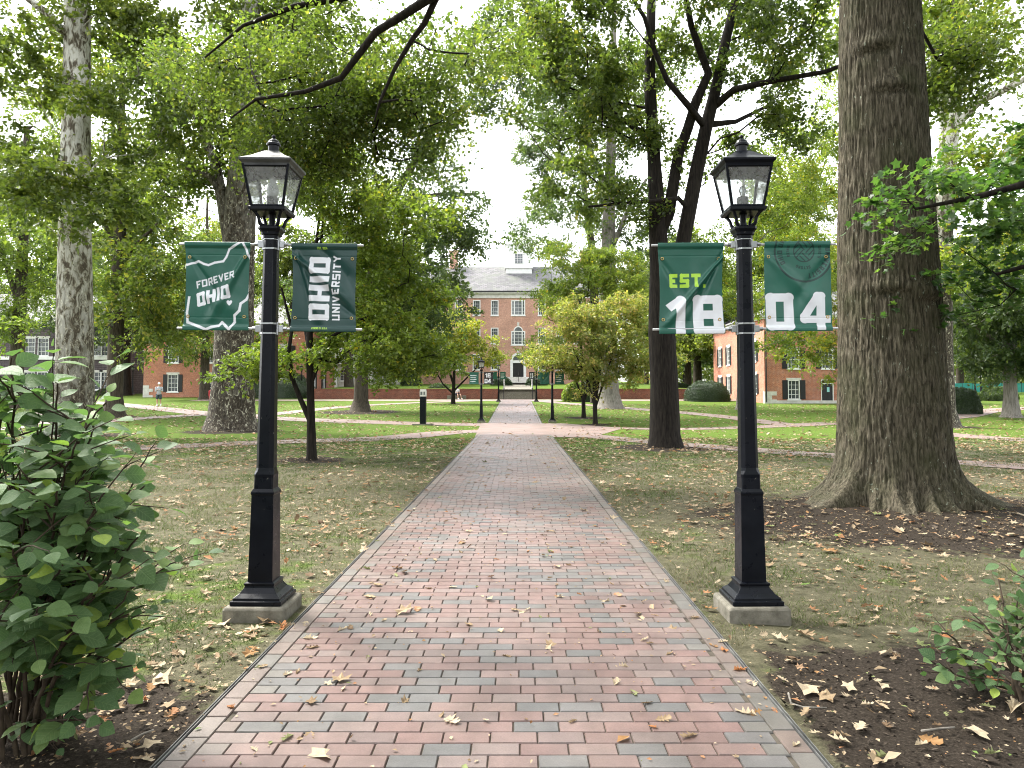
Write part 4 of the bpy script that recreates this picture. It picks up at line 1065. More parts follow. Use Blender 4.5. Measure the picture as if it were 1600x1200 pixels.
# dogwoods right of the path
for (px, py, sd, lab, bl, lf) in (
    (930, 663, 18, 'multi-stemmed dogwood with olive leaves nearest the path on the right', [(900, 560, 85, 22, 0, 1.6), (960, 520, 70, 30, 0, 1.6), (900, 500, 60, 30, 0, 1.6), (1000, 570, 45, 16, 0, 1.3), (940, 580, 70, 14, 0, 1.3), (985, 480, 40, 24, 0, 1.2)], 'olive'),
    (912, 653, 19, 'single-stemmed dogwood with a broad pale crown behind the nearer dogwood', [(930, 440, 75, 30, 0, 2), (870, 470, 45, 30, 0, 1.8), (975, 460, 50, 36, 0, 2), (900, 400, 50, 20, 0, 1.6), (860, 545, 50, 25, 0, 1.8), (960, 410, 45, 26, 0, 1.6)], 'yellow')):
    g = G(px, py); D = g.y
    st = [[(px, py + 3, D, .16), (px, py - 8, D, .12), (px - 1, 600, D, .10), (px - 4, 540, D, .07), (px - 6, 470, D, .04)]]
    for dx, tx in ((12, 30), (-10, -34), (5, 12)): st.append([(px, py - 25, D, .06), (px + dx, 600, D, .055), (px + tx, 545, D, .03)])
    tree(lab, (g.x, D, g.z), st, blobs_px([b[:4] + (D, b[5]) for b in bl]), 150, LEAF[lf], M['dark_bark'], per=130, spread=.62, size=.16, seed=sd, zmin=g.z + 1.9,
         name='dogwood_tree', extra=130, tip=.010, flat=.25, rmean=.5, up=1.4, gdroop=.2)
g = G(952, 638); D = g.y
tree('tall grey barked tree rising behind the dogwoods right of the path', (g.x, D, g.z),
     [[(952, 642, D, 1.35), (952, 634, D, 1.0), (951, 615, D, .78), (951, 580, D, .66), (950, 450, D, .58), (951, 350, D, .48), (953, 280, D, .4), (958, 150, D, .3), (960, 0, D, .15)],
      [(951, 400, D, .2), (985, 320, D - 1, .15), (1010, 280, D, .1)], [(953, 300, D, .2), (920, 230, D, .15), (880, 170, D, .1)]],
     blobs_px([(940, 240, 60, 60, D), (1000, 330, 60, 50, D), (900, 130, 90, 80, D), (990, 130, 90, 80, D), (1010, 430, 50, 60, D, 3), (880, 330, 40, 30, D, 2)]),
     80, LEAF['dark'], M['grey_bark'], per=220, spread=1.5, size=.30, seed=20, zmin=7, name='oak_tree', extra=40, rmean=.65)
g = G(925, 634); D = g.y + 5
tree('dark leaning tree left of the tall grey barked tree', (g.x, D, terz(0, D)),
     [[(931, 634, D, .5), (930, 600, D, .4), (928, 450, D, .36), (924, 380, D, .32), (918, 330, D, .28), (912, 290, D, .22), (905, 200, D, .1)],
      [(918, 340, D, .16), (895, 320, D, .12), (870, 300, D, .08)], [(912, 280, D, .12), (880, 215, D, .1), (840, 165, D, .06)]],
     blobs_px([(850, 385, 50, 18, D, 3), (880, 270, 50, 30, D, 3), (830, 250, 30, 18, D, 2), (900, 420, 50, 18, D, 3), (860, 180, 60, 30, D, 3), (845, 240, 40, 36, D, 3), (850, 300, 30, 18, D, 2), (930, 330, 40, 40, D, 3), (850, 330, 30, 14, D, 2)]),
     70, LEAF['dark'], M['brown_bark'], per=200, spread=1.2, size=.28, seed=21, zmin=8, name='oak_tree', extra=20, rmean=.6)
g = G(1484, 668); D = g.y
tree('sycamore with pale upper limbs standing just behind the huge oak', (g.x, D, 0),
     [[(1474, 674, D, 1.1), (1474, 664, D, .75), (1473, 640, D, .55), (1472, 560, D, .46), (1472, 400, D, .42), (1480, 250, D, .42), (1492, 120, D, .38), (1496, -20, D, .3), (1500, -150, D, .15)],
      [(1487, 260, D, .2), (1470, 160, D, .2), (1462, 110, D, .18), (1458, 20, D, .12)], [(1490, 200, D, .2), (1530, 158, D - 1, .18), (1570, 140, D - 2, .15), (1605, 122, D - 3, .12), (1680, 90, D - 4, .08)]],
     blobs_px([(1530, 40, 90, 60, D), (1610, 90, 90, 60, D), (1550, 260, 90, 60, D - 3), (1510, 400, 50, 60, D - 3), (1580, 380, 70, 60, D - 3), (1530, 500, 50, 30, D - 3), (1440, -60, 160, 90, D, 5), (1400, 60, 120, 60, D, 4), (1650, 200, 80, 80, D), (1580, -120, 150, 90, D)]),
     130, LEAF['yellow'], M['syc_bark_mid'], per=220, spread=1.2, size=.24, seed=22, zmin=9, name='sycamore_tree', extra=40, rmean=.5, tpl='wide')
g = G(1580, 652); D = g.y
tree('grey trunk tree with a low dark crown at the right edge before the teal fence', (g.x, D, g.z),
     [[(1580, 656, D, .75), (1580, 647, D, .5), (1579, 620, D, .36), (1577, 560, D, .33), (1574, 480, D, .26), (1570, 400, D, .15)],
      [(1577, 560, D, .16), (1545, 525, D - 1, .12), (1510, 505, D - 2, .07)], [(1576, 540, D, .14), (1610, 500, D, .1), (1650, 470, D, .06)]],
     blobs_px([(1560, 500, 60, 34, D), (1530, 560, 45, 16, D, 3), (1610, 540, 60, 40, D), (1570, 430, 80, 50, D), (1660, 470, 60, 60, D), (1530, 470, 50, 40, D - 3, 3)]),
     90, LEAF['dark'], M['grey_bark'], per=240, spread=1.3, size=.28, seed=23, zmin=g.z + 3, name='maple_tree', extra=60, rmean=.5)
g = G(1322, 640); D = g.y
tree('slender young tree with yellow leaves before the door of the right brick house', (g.x, D, g.z),
     [[(1322, 643, D, .13), (1322, 620, D, .10), (1321, 580, D, .09), (1320, 520, D, .06), (1318, 450, D, .03)], [(1321, 612, D, .04), (1312, 600, D, .035), (1300, 580, D, .02)]],
     blobs_px([(1320, 540, 30, 40, D, 1.8), (1290, 555, 26, 18, D, 1.4), (1300, 470, 34, 40, D, 1.8), (1345, 500, 26, 50, D, 1.6), (1300, 595, 24, 8, D, 1)]),
     80, LEAF['autumn'], M['grey_bark'], per=90, spread=.55, size=.18, seed=24, zmin=g.z + 1.2, name='young_tree', extra=30, tip=.01, rmean=.25)
# more trunks in the middle distance
def mid_tree(label, px, py, r0, blobs, leaf, bark, seed, ntar=60, top=300, zm=3.2, size=.30):
    g = G(px, py); D = g.y
    return tree(label, (g.x, D, g.z), [[(px, py + 4, D, r0 * 1.9), (px, py - 5, D, r0 * 1.25), (px, py - 40, D, r0), (px + 2, py - 130, D, r0 * .8), (px + 3, (py + top) / 2 - 40, D, r0 * .5), (px + 4, top, D, r0 * .2)]],
                blobs_px([b + (D,) if len(b) == 4 else b[:4] + (D, b[4]) for b in blobs]), ntar, LEAF[leaf], bark, per=210, spread=1.3, size=size, seed=seed, zmin=g.z + zm, name='oak_tree', extra=ntar // 2, rmean=.55)
mid_tree('dark trunk tree before the right end of the left brick house', 320, 624, .42, [(330, 520, 80, 30), (275, 495, 70, 35), (395, 500, 60, 40), (330, 420, 90, 60), (300, 545, 45, 14, 3)], 'oak', M['brown_bark'], 41, 75)
mid_tree('dark trunk tree between the purple stone house and the left brick house', 197, 618, .45, [(190, 500, 70, 35), (120, 520, 60, 28), (250, 500, 50, 35), (190, 410, 80, 60), (100, 470, 60, 40)], 'dark', M['dark_bark'], 42, 70)
mid_tree('dark trunk tree just left of the tree on the big mulch ring', 545, 618, .48, [(545, 500, 60, 35), (500, 470, 60, 50), (560, 420, 70, 60), (470, 520, 50, 22)], 'dark', M['brown_bark'], 43, 55)
mid_tree('dark trunk tree behind the retaining wall on the right', 1072, 604, .55, [(1075, 480, 60, 40), (1100, 540, 50, 18), (1040, 440, 50, 50), (1110, 420, 50, 50)], 'sycamore', M['dark_bark'], 44, 55)
mid_tree('airy tall tree with bright yellow green leaves behind the right lamp post', 1158, 640, .28, [(1235, 250, 75, 60), (1275, 370, 55, 70), (1225, 460, 70, 45), (1130, 440, 45, 60), (1300, 200, 45, 50), (1180, 350, 50, 60), (1250, 535, 50, 18, 2.5), (1200, 540, 30, 16, 2)], 'yellow', M['grey_bark'], 45, 105, top=230, size=.26)
# maple off the right edge: its boughs reach into the picture
D = 8.4
tree('maple whose dark green boughs hang in from the right edge before the huge oak', (9.6, 8.6, 0),
     [[(9.6, 8.6, -.2, .34, 0), (9.6, 8.6, .3, .27, 0), (9.55, 8.6, 2.5, .23, 0), (9.5, 8.6, 5, .18, 0), (9.4, 8.7, 8.5, .08, 0)],
      [(9.55, 8.6, 3.6, .10, 0), (8.2, 8.5, 4.3, .075, 0), (7.0, 8.3, 4.25, .06, 0), (5.9, 8.1, 3.95, .045, 0), (5.0, 8.0, 3.7, .03, 0), (4.3, 7.9, 3.55, .015, 0)],
      [(9.55, 8.6, 3.0, .09, 0), (8.0, 8.9, 3.5, .06, 0), (6.9, 9.2, 3.3, .045, 0), (6.0, 9.2, 3.05, .02, 0)],
      [(9.5, 8.6, 4.8, .08, 0), (8.0, 8.3, 5.4, .06, 0), (6.6, 8.0, 5.2, .04, 0), (5.8, 7.9, 4.9, .02, 0)]],
     blobs_px([(1530, 285, 75, 26, 8.2, .6), (1430, 285, 62, 16, 8, .5), (1590, 230, 60, 40, 8.4, .7), (1500, 340, 60, 22, 8.3, .5), (1400, 272, 40, 12, 7.9, .4), (1580, 360, 50, 36, 9.2, .7), (1440, 378, 48, 12, 8.3, .4),
               (1560, 440, 60, 40, 9.6, .8), (1520, 480, 40, 28, 9.8, .6), (1680, 300, 60, 100, 9, 1), (1800, 200, 120, 160, 9, 2), (1900, -100, 250, 140, 9, 2)]),
     112, LEAF['maple'], M['dark_bark'], per=60, spread=.34, size=.092, seed=25, zmin=2.2, name='maple_tree', extra=110, tip=.005, flat=.3, tpl='maple', rmean=.5, up=1.8, droop=.3, twigs=6)
# canopy at the top right behind the oak trunk, above T1's left side
# trees behind the retaining wall and the houses: a few built once, then copied
def far_tree(label, px, D, hgt, wid, leaf, seed, z0=None, trunk_r=.4, lean=0, ntar=60, size=.42, low=.22, rmean=.5):
    x = (px - CX) / F * D; z0 = terz(x, D) if z0 is None else z0
    rg = random.Random(seed)
    st = [[(x, D, z0 - .3, trunk_r * 1.6, 0), (x, D, z0 + .6, trunk_r * 1.1, 0), (x, D, z0 + hgt * .3, trunk_r * .85, 0), (x + lean, D, z0 + hgt * .6, trunk_r * .5, 0), (x + lean, D, z0 + hgt * .85, trunk_r * .2, 0)]]
    bl = []
    for k in range(7):
        h = low + (.92 - low) * (k + .5) / 7; w = wid * math.sin(math.pi * min(1, .22 + h * .75)) ** .6
        bl.append(((x + rg.uniform(-.5, .5) * w * .8, D + rg.uniform(-.5, .5) * w, z0 + hgt * h), (w * rg.uniform(.45, .8), w * .6, hgt * .10)))
    return tree(label, (x, D, z0), st, bl, ntar, LEAF[leaf], M['brown_bark'], per=230, spread=wid * .22, size=size, seed=seed, zmin=z0 + hgt * .15, name='tree', extra=ntar, sides=8, rmean=rmean,
                group='background trees beyond the lawns', twigs=9)
protos = [far_tree('bushy mid green tree right of the gap over the brick hall', 1075, 84, 17, 6, 'sycamore', 31, rmean=.6),
          far_tree('tall dark green tree left of the brick hall roof', 640, 92, 21, 7, 'dark', 32, rmean=.6),
          far_tree('bright yellow green tree behind the right brick house', 1265, 86, 27, 7.5, 'yellow', 33),
          far_tree('broad pale green tree beyond the left brick house', 330, 98, 24, 9, 'oak', 34, rmean=.7)]
more = [(2, 1215, 81, 1.0, 'bright yellow green tree between the forked tree and the huge oak'), (0, 1090, 88, 1.2, 'mid green tree behind the right end of the retaining wall'), (1, 1210, 95, 1.15, 'dark tree rising over the roof of the right brick house'), (2, 1400, 96, 1.0, 'yellow green tree hidden mostly behind the huge oak trunk'),
        (0, 1500, 105, 1.25, 'mid green tree behind the teal fence, left one'), (3, 1620, 112, 1.1, 'pale green tree behind the teal fence at the right edge'), (1, 1740, 90, 1.2, 'dark tree beyond the right edge of the lawn'),
        (3, 1010, 118, .95, 'pale green tree just right of the brick hall'), (2, 200, 100, .9, 'yellow green tree behind the purple stone house'), (1, 60, 108, 1.2, 'dark green tree over the purple stone house roof'),
        (2, -80, 90, 1.0, 'yellow green tree beyond the left edge of the lawn'), (0, 455, 100, 1.35, 'mid green tree over the right end of the left brick house'), (0, 560, 112, 1.3, 'mid green tree behind the pale stone building'),
        (1, 1120, 120, 1.0, 'far dark tree between the brick hall and the right brick house'), (3, 1320, 125, 1.1, 'far pale tree high over the right brick house'), (1, 270, 125, 1.1, 'far dark tree between the two left houses'),
        (3, 130, 135, 1.2, 'far pale tree left of the two left houses'), (3, 1540, 140, 1.2, 'farthest pale tree over the teal fence'), (0, -200, 110, 1.3, 'mid green tree far outside to the left'), (1, 400, 130, 1.15, 'far dark tree over the left brick house')]
rr_ = random.Random(3)
for k, px, D, sc, lab in more:
    x = (px - CX) / F * D
    o = copy_tree(protos[k], loc=(x, D, min(terz(x, D), 3.2)), rz=rr_.uniform(0, 6.28), scale=(sc * rr_.uniform(.9, 1.15), sc, sc)); tag(o, lab)
for k, x, y, sc, lab in ((1, -9, -11, .8, 'dark unseen shade tree added behind the viewpoint on the left'), (0, 6, -13, .95, 'mid green unseen shade tree added behind the viewpoint on the right'), (2, -13, 3, .7, 'yellow green unseen shade tree added beside the viewpoint far to the left'), (3, 15, 0, .8, 'pale green unseen shade tree added beside the viewpoint far to the right')):
    o = copy_tree(protos[k], loc=(x, y, 0), rz=rr_.uniform(0, 6.28), scale=(sc, sc, sc * .85)); tag(o, lab)  # unseen trees, added to keep open sky light off the foreground
# dense woodland mass closing the view between the trunks
def thicket(name, label, spans, leaf, seed, n, size):
    rg = np.random.default_rng(seed); pos = []
    for x0, x1, y0, y1, z0, z1 in spans:
        m = int(n * (x1 - x0) / sum(s[1] - s[0] for s in spans))
        x = rg.uniform(x0, x1, m); top = z1 * (.72 + .28 * np.sin(x * .31 + seed) * np.cos(x * .13) + .12 * np.sin(x * 1.3))
        z = z0 + (top - z0) * rg.uniform(0, 1, m) ** .8; pos.append(np.stack([x, rg.uniform(y0, y1, m), z], -1))
    cl = np.concatenate(pos)
    V, Fa, r = crown_leaves(cl, rg, 60, 1.4, size, 6, .7, rmean=.5)
    tag(mesh_np(name, V, Fa, LEAF[leaf], fattr={'r': r}), label, 'woods', kind='stuff')
thicket('woodland', 'far off woodland closing the view left of the brick hall', [(-95, -22, 128, 145, 2, 15)], 'dark', 51, 900, .6)
thicket('woodland', 'far off woodland closing the view right of the brick hall', [(22, 120, 128, 145, 2, 13)], 'sycamore', 52, 1100, .6)

# ------------------------------------------------------------------ hedges and bushes
def bush(label, px, py, rx, rz_, n=9000, leaf='hedge', size=.085, ry=None, core=True, name='bush', z=None, D=None):
    g = G(px, py) if D is None else Vector(((px - CX) / F * D, D, z)); rx = rx * g.y / F; hz = rz_ * g.y / F; ry = ry or rx * .9
    if z is not None: g.z = z
    root = empty(name, (g.x, g.y + ry, g.z)); rg = np.random.default_rng(int(px))
    d = rg.normal(size=(n, 3)); d[:, 2] = np.abs(d[:, 2]); d /= np.linalg.norm(d, axis=1, keepdims=True)
    bmp = 1 + .07 * vnoise(d[:, 0] * 3, d[:, 1] * 3, d[:, 2] * 3, int(px))
    pos = np.sign(d) * np.abs(d) ** .8 * np.array((rx, ry, hz)) * bmp[:, None] * rg.uniform(.93, 1.03, (n, 1))
    nr = d + rg.normal(0, .5, (n, 3)); ax = rg.normal(size=(n, 3))
    V, Fa, m = place('wide', pos, ax, nr, size * rg.uniform(.6, 1.3, n))
    mesh_np('foliage', V, Fa, LEAF[leaf], root, fattr={'r': np.repeat(np.clip(rg.normal(.5, .22, n), 0, 1), m)})
    if core:
        u, v = np.meshgrid(np.linspace(0, 2 * math.pi, 24, endpoint=False), np.linspace(0, math.pi / 2, 9)); q = np.stack([np.cos(u) * np.cos(v), np.sin(u) * np.cos(v), np.sin(v)], -1).reshape(-1, 3)
        q = np.sign(q) * np.abs(q) ** .8 * np.array((rx, ry, hz)) * .93
        mesh_np('dark_core', q, grid_faces(24, 9, True), LEAF['hedge'], root, smooth=True, fattr={'r': np.full(24 * 8, .2)})  # added solid core in a darker leaf colour behind the outer leaves
    return tag(root, label, 'bush')
bush('big dark clipped bush before the left brick house, right of the brown sycamore', 432, 623, 47, 40, 16000)
bush('dark rounded clipped bush at the right end of the retaining wall', 1113, 628, 34, 33, 13000)
bush('dark rounded clipped bush right of the huge oak trunk', 1516, 648, 30, 42, 12000)
bush('loose green bush left of the small yellowing tree', 684, 621, 20, 22, 5000, 'dark', .13)
bush('yellow green bush beside the dogwoods right of the steps', 900, 628, 20, 30, 5000, 'yellow', .15)
bush('dark bush behind the dogwood stems', 926, 628, 20, 36, 5000, 'hedge', .12)
bush('round bush left of the hall door', 783, 604, 17, 18, 5000, 'hedge', .13, z=2.3, D=90)
bush('round bush right of the hall door', 838, 604, 17, 18, 5000, 'hedge', .13, z=2.3, D=90)
bush('low clipped bush behind the retaining wall on the right', 1063, 607, 18, 8, 3000, 'hedge', .12, z=2.2, D=80)
bush('dark bush at the left edge before the purple stone house', 3, 620, 16, 32, 4000, 'hedge', .12)
bush('small bush under the windows of the purple stone house', 68, 620, 16, 12, 3000, 'dark', .12)
bush('small bush right of the pale sycamore trunk', 158, 618, 12, 10, 2500, 'dark', .12)
bush('loose green bush before the teal fence', 1575, 627, 25, 22, 5000, 'dark', .15)
bush('green shrub against the wall of the pale stone building', 640, 603, 16, 22, 4000, 'dark', .14, z=2.5, D=90)

# ------------------------------------------------------------------ buildings
def wall_face(mb, p0, p1, z0, z1, ops, mi=0, rev=.14):
    """vertical wall from p0 to p1 (outside to the right of p0->p1 seen from above ... normal given by n) with openings (u0,u1,v0,v1)"""
    p0, p1 = Vector((*p0, 0)), Vector((*p1, 0)); L = (p1 - p0).length; d = (p1 - p0) / L; n = Vector((d.y, -d.x, 0))
    us = sorted({0, L} | {u for o in ops for u in o[:2]}); vs = sorted({z0, z1} | {v for o in ops for v in o[2:4]})
    pt = lambda u, v, k=0: tuple(p0 + d * u - n * k + Vector((0, 0, v)))
    for a, b in zip(us, us[1:]):
        for c_, e in zip(vs, vs[1:]):
            m = ((a + b) / 2, (c_ + e) / 2)
            if any(o[0] < m[0] < o[1] and o[2] < m[1] < o[3] for o in ops): continue
            mb.add([pt(a, c_), pt(b, c_), pt(b, e), pt(a, e)], [(0, 1, 2, 3)], mi, [[(a, c_), (b, c_), (b, e), (a, e)]])
    for o in ops:
        a, b, c_, e = o[:4]
        for q in (((a, c_), (a, e)), ((b, e), (b, c_)), ((a, e), (b, e)), ((b, c_), (a, c_))):
            (u0, v0), (u1, v1) = q
            mb.add([pt(u0, v0), pt(u1, v1), pt(u1, v1, rev), pt(u0, v0, rev)], [(0, 1, 2, 3)], mi, [[(u0, v0), (u1, v1), (u1 + rev, v1), (u0 + rev, v0)]])
    return d, n
def local_box(mb, p0, d, n, u0, u1, v0, v1, k0, k1, mi=0):
    vs = [tuple(p0 + d * u + n * k + Vector((0, 0, v))) for v in (v0, v1) for k in (k0, k1) for u in (u0, u1)]
    mb.add(vs, [(0, 2, 3, 1), (4, 5, 7, 6), (0, 1, 5, 4), (1, 3, 7, 5), (3, 2, 6, 7), (2, 0, 4, 6)], mi)
def window(root, p0, d, n, o, cols=3, rows=4, shutters=False, lintel='white', fw=.07, white='white'):
    a, b, c_, e = o[:4]; p0 = Vector((*p0, 0))
    mb = MB(); local_box(mb, p0, d, n, a, b, c_, e, -.16, -.12); wnd = mb.build('window', M['pane'], root)
    if cols == 5: cols = 4; fw3 = (b - a) * .22
    else: fw3 = 0
    mb = MB()
    local_box(mb, p0, d, n, a, a + fw, c_, e, -.115, .012); local_box(mb, p0, d, n, b - fw, b, c_, e, -.115, .012)
    local_box(mb, p0, d, n, a + fw, b - fw, e - fw, e, -.115, .010); local_box(mb, p0, d, n, a + fw, b - fw, c_, c_ + fw, -.115, .010)
    m = (c_ + e) / 2; local_box(mb, p0, d, n, a + fw, b - fw, m - .025, m + .025, -.115, -.05)
    for k in range(1, cols):
        u = a + (b - a) * k / cols; local_box(mb, p0, d, n, u - .015, u + .015, c_ + fw, e - fw, -.117, -.08)
    for k in range(1, rows):
        if abs(k / rows - .5) < .05: continue
        v = c_ + (e - c_) * k / rows; local_box(mb, p0, d, n, a + fw, b - fw, v - .015, v + .015, -.116, -.083)
    if fw3:
        for u in (a + fw3, b - fw3): local_box(mb, p0, d, n, u - .07, u + .07, c_ + fw, e - fw, -.114, .005)
    mb.build('frame', M['white'], wnd)
    mb = MB(); local_box(mb, p0, d, n, a - .08, b + .08, c_ - .10, c_ - .002, -.1, .07); mb.build('sill', M['white'], wnd)
    if lintel: mb = MB(); local_box(mb, p0, d, n, a - .12, b + .12, e + .002, e + .20, -.05, .022); mb.build('lintel', M['stone'], wnd)
    if shutters:
        for s in (0, 1):
            u0, u1 = (a - .46, a - .02) if s == 0 else (b + .02, b + .46)
            mb = MB(); local_box(mb, p0, d, n, u0, u1, c_, e, .004, .045)
            for k in range(9): v = c_ + .08 + (e - c_ - .16) * k / 9; local_box(mb, p0, d, n, u0 + .05, u1 - .05, v, v + .04, .045, .06)
            mb.build('shutter', M['blackshut'], wnd)
def house(name, label, wallm, x0, x1, y0, y1, z0, z1, front, side_l=(), side_r=(), roof_h=3.0, shutters=True, roof='hip', **kw):
    root = empty(name, ((x0 + x1) / 2, y0, z0)); off_ = Vector(root.location)
    mb = MB(); F_ = [((x0, y0), (x1, y0), front), ((x1, y0), (x1, y1), side_r), ((x1, y1), (x0, y1), ()), ((x0, y1), (x0, y0), side_l)]
    dn = []
    for p, q, ops in F_: dn.append((p, *wall_face(mb, p, q, z0 - .6, z1, [o[:4] for o in ops]), ops))
    w = mb.build('wall', wallm, None)
    parts = [w]
    tmp = empty('tmp')
    for p, d, n, ops in dn:
        for o in ops:
            if len(o) > 4 and o[4] == 'door':
                a, b, c_, e = o[:4]; P0 = Vector((*p, 0)); mb = MB(); local_box(mb, P0, d, n, a + .06, b - .06, c_, e - .3, -.12, -.06)
                for k in range(2):
                    for j in range(3): u = a + .14 + k * (b - a - .2) / 2; v = c_ + .15 + j * .62; local_box(mb, P0, d, n, u, u + (b - a - .4) / 2, v, v + .48, -.06, -.045)
                dr = mb.build('door', M['blackshut'], tmp)
                mb = MB(); local_box(mb, P0, d, n, a, a + .06, c_, e, -.12, .02); local_box(mb, P0, d, n, b - .06, b, c_, e, -.12, .02); local_box(mb, P0, d, n, a + .06, b - .06, e - .06, e, -.12, .018); local_box(mb, P0, d, n, a + .06, b - .06, e - .36, e - .3, -.12, .0)
                mb.build('frame', M['white'], dr)
                mb = MB(); local_box(mb, P0, d, n, a + .5, a + .72, c_ + 1.1, c_ + 1.5, -.044, -.038); mb.build('notice', M['notice'], dr)
            else: window(tmp, p, d, n, o, shutters=shutters, **kw)
    # cornice and roof
    mb = MB()
    for (dx, za, zb) in ((.12, z1 - .001, z1 + .12), (.30, z1 + .122, z1 + .30)): mb.box(x0 - dx, x1 + dx, y0 - dx, y1 + dx, za, zb)
    mb.build('cornice', M['white'], tmp)
    e = .45; zc = z1 + .303; my = (y0 + y1) / 2; hw = (y1 - y0) / 2 + e; rx = 0.01 if roof == 'gable' else hw
    A = [(x0 - e, y0 - e, zc), (x1 + e, y0 - e, zc), (x1 + e, y1 + e, zc), (x0 - e, y1 + e, zc), (x0 - e + rx, my, zc + roof_h), (x1 + e - rx, my, zc + roof_h)]
    mb = MB(); s_ = math.hypot(hw, roof_h)
    mb.add(A, [(0, 1, 5, 4), (2, 3, 4, 5), (1, 2, 5), (3, 0, 4), (3, 2, 1, 0)], 0,
           [[(A[0][0], 0), (A[1][0], 0), (A[5][0], s_), (A[4][0], s_)], [(A[2][0], 0), (A[3][0], 0), (A[4][0], s_), (A[5][0], s_)], [(0, 0), (2 * hw, 0), (hw, s_)], [(0, 0), (2 * hw, 0), (hw, s_)], [(0, 0), (1, 0), (1, 1), (0, 1)]])
    mb.build('roof', M['slate'], tmp)
    for k in [k for k in bpy.data.objects if k.parent == tmp] + parts: k.parent = root
    Mi = Matrix.Translation(-off_)
    for k in [k for k in bpy.data.objects if k.parent == root]:
        k.data.transform(Mi)
        for j in [j for j in bpy.data.objects if j.parent == k]: j.data.transform(Mi)
    bpy.data.objects.remove(tmp)
    return tag(root, label, 'building')
M['notice'] = simple('pale_notice', (.25, .55, .55), (.3, .6, .6), 5, .6, .3)
# brick hall at the end of the path
HX = .15; hd = 100.0
def zz(py, D=100.0): return P(808, py, D).z
ops = []
for du in (-10.6, -8.1, -5.65, -3.2, 3.2, 5.65, 8.1, 10.6):
    u = HX + 13.2 + du - .15 - HX + .15
    for a, b in ((493, 469), (537, 512), (578, 553)): ops.append((13.2 + du - .52, 13.2 + du + .52, zz(a), zz(b)))
ops.append((13.2 - .95, 13.2 + .95, zz(493), zz(469)))
ops.append((13.2 - .95, 13.2 + .95, zz(539), zz(517)))
ops.append((13.2 - .85, 13.2 + .85, zz(589) + .0, zz(564)))
hall = empty('brick_hall', (HX, hd, 2.9))
mb = MB(); o_ = Vector((HX, hd, 2.9)); x0, x1, y0, y1, z0, z1 = -13.2, 13.2, 0, 12, -.8, zz(462) - 2.9
OPS = [(a, b, c_ - 2.9, e - 2.9) for a, b, c_, e in ops]
dn = wall_face(mb, (x0, 0), (x1, 0), z0, z1, OPS); wall_face(mb, (x1, 0), (x1, 12), z0, z1, []); wall_face(mb, (x1, 12), (x0, 12), z0, z1, []); wall_face(mb, (x0, 12), (x0, 0), z0, z1, [])
mb.build('wall', M['brick_pale'], hall)
for o in OPS[:-3]: window(hall, (x0, 0), *dn, o, 3, 4, False, None, .12)
for o in OPS[-3:-1]: window(hall, (x0, 0), *dn, o, 5, 4, False, None, .14)
P0 = Vector((x0, 0, 0)); d, n = dn
def arch(cx, zb, r, wd, k0, k1, mat, nm, par, fill=False):
    mb = MB(); N = 14; vs = []
    for kk in (k0, k1):
        for i in range(N + 1):
            a = math.pi * i / N
            for rr in ((0 if fill else r), r + wd): vs.append(tuple(P0 + d * (cx + rr * math.cos(a)) + n * kk + Vector((0, 0, zb + rr * math.sin(a)))))
    fs = []; o2 = 2 * (N + 1)
    for i in range(N):
        q = [2 * i, 2 * i + 1, 2 * i + 3, 2 * i + 2]; fs.append(tuple(q)); fs.append(tuple(o2 + k for k in q[::-1]))
        fs.append((2 * i + 1, 2 * i + 3, o2 + 2 * i + 3, o2 + 2 * i + 1)); fs.append((2 * i, 2 * i + 2, o2 + 2 * i + 2, o2 + 2 * i))
    mb.add(vs, fs); return mb.build(nm, mat, par)
za = zz(517) - 2.9
wa = arch(13.2, za, .5, .14, .0, .05, M['white'], 'arched_window', hall); arch(13.2, za, 0, .5, .0, .03, M['pane'], 'pane', wa, True)
mb = MB(); local_box(mb, P0, d, n, 13.05, 13.35, za + .7, za + 1.15, 0, .08); mb.build('keystone', M['stone'], hall)
zd0, zd1 = zz(589) - 2.9, zz(564) - 2.9
mb = MB(); local_box(mb, P0, d, n, 12.5, 13.9, zd0, zd1 - .3, -.13, -.08)
for s in (12.56, 13.26):
    for j in range(3): local_box(mb, P0, d, n, s + .06, s + .52, zd0 + .1 + j * .62, zd0 + .6 + j * .62, -.08, -.06)
dr = mb.build('door', M['blackshut'], hall)
mb = MB()
local_box(mb, P0, d, n, 12.12, 12.48, zd0, zd1 + .1, -.1, .10); local_box(mb, P0, d, n, 13.92, 14.28, zd0, zd1 + .1, -.1, .10); local_box(mb, P0, d, n, 12.48, 13.92, zd1 - .28, zd1 + .08, -.1, .08)
mb.build('door_frame', M['white'], dr)
fa = arch(13.2, zd1 + .1, .72, .30, 0, .09, M['white'], 'fanlight', hall); arch(13.2, zd1 + .1, 0, .72, 0, .04, M['pane'], 'pane', fa, True)
mb = MB(); local_box(mb, P0, d, n, 13.05, 13.35, zd1 + 1.15, zd1 + 1.6, 0, .1); mb.build('keystone', M['stone'], hall)
mb = MB(); mb.box(x0 - .1, x1 + .1, -.1, 12.1, z1 - .35, z1 + .25); mb.box(x0 - .4, x1 + .4, -.4, 12.4, z1 + .252, z1 + .45); mb.build('cornice', M['stone'], hall)
mb = MB(); mb.box(x0 - .45, x1 + .45, -.52, -.402, z1 + .46, z1 + .62); mb.build('gutter', M['blackshut'], hall)
zr = zz(417, 106) - 2.9; zc = z1 + .453; A = [(x0 - .5, -.5, zc), (x1 + .5, -.5, zc), (x1 + .5, 12.5, zc), (x0 - .5, 12.5, zc), (x0 - .5, 6, zr), (x1 + .5, 6, zr)]
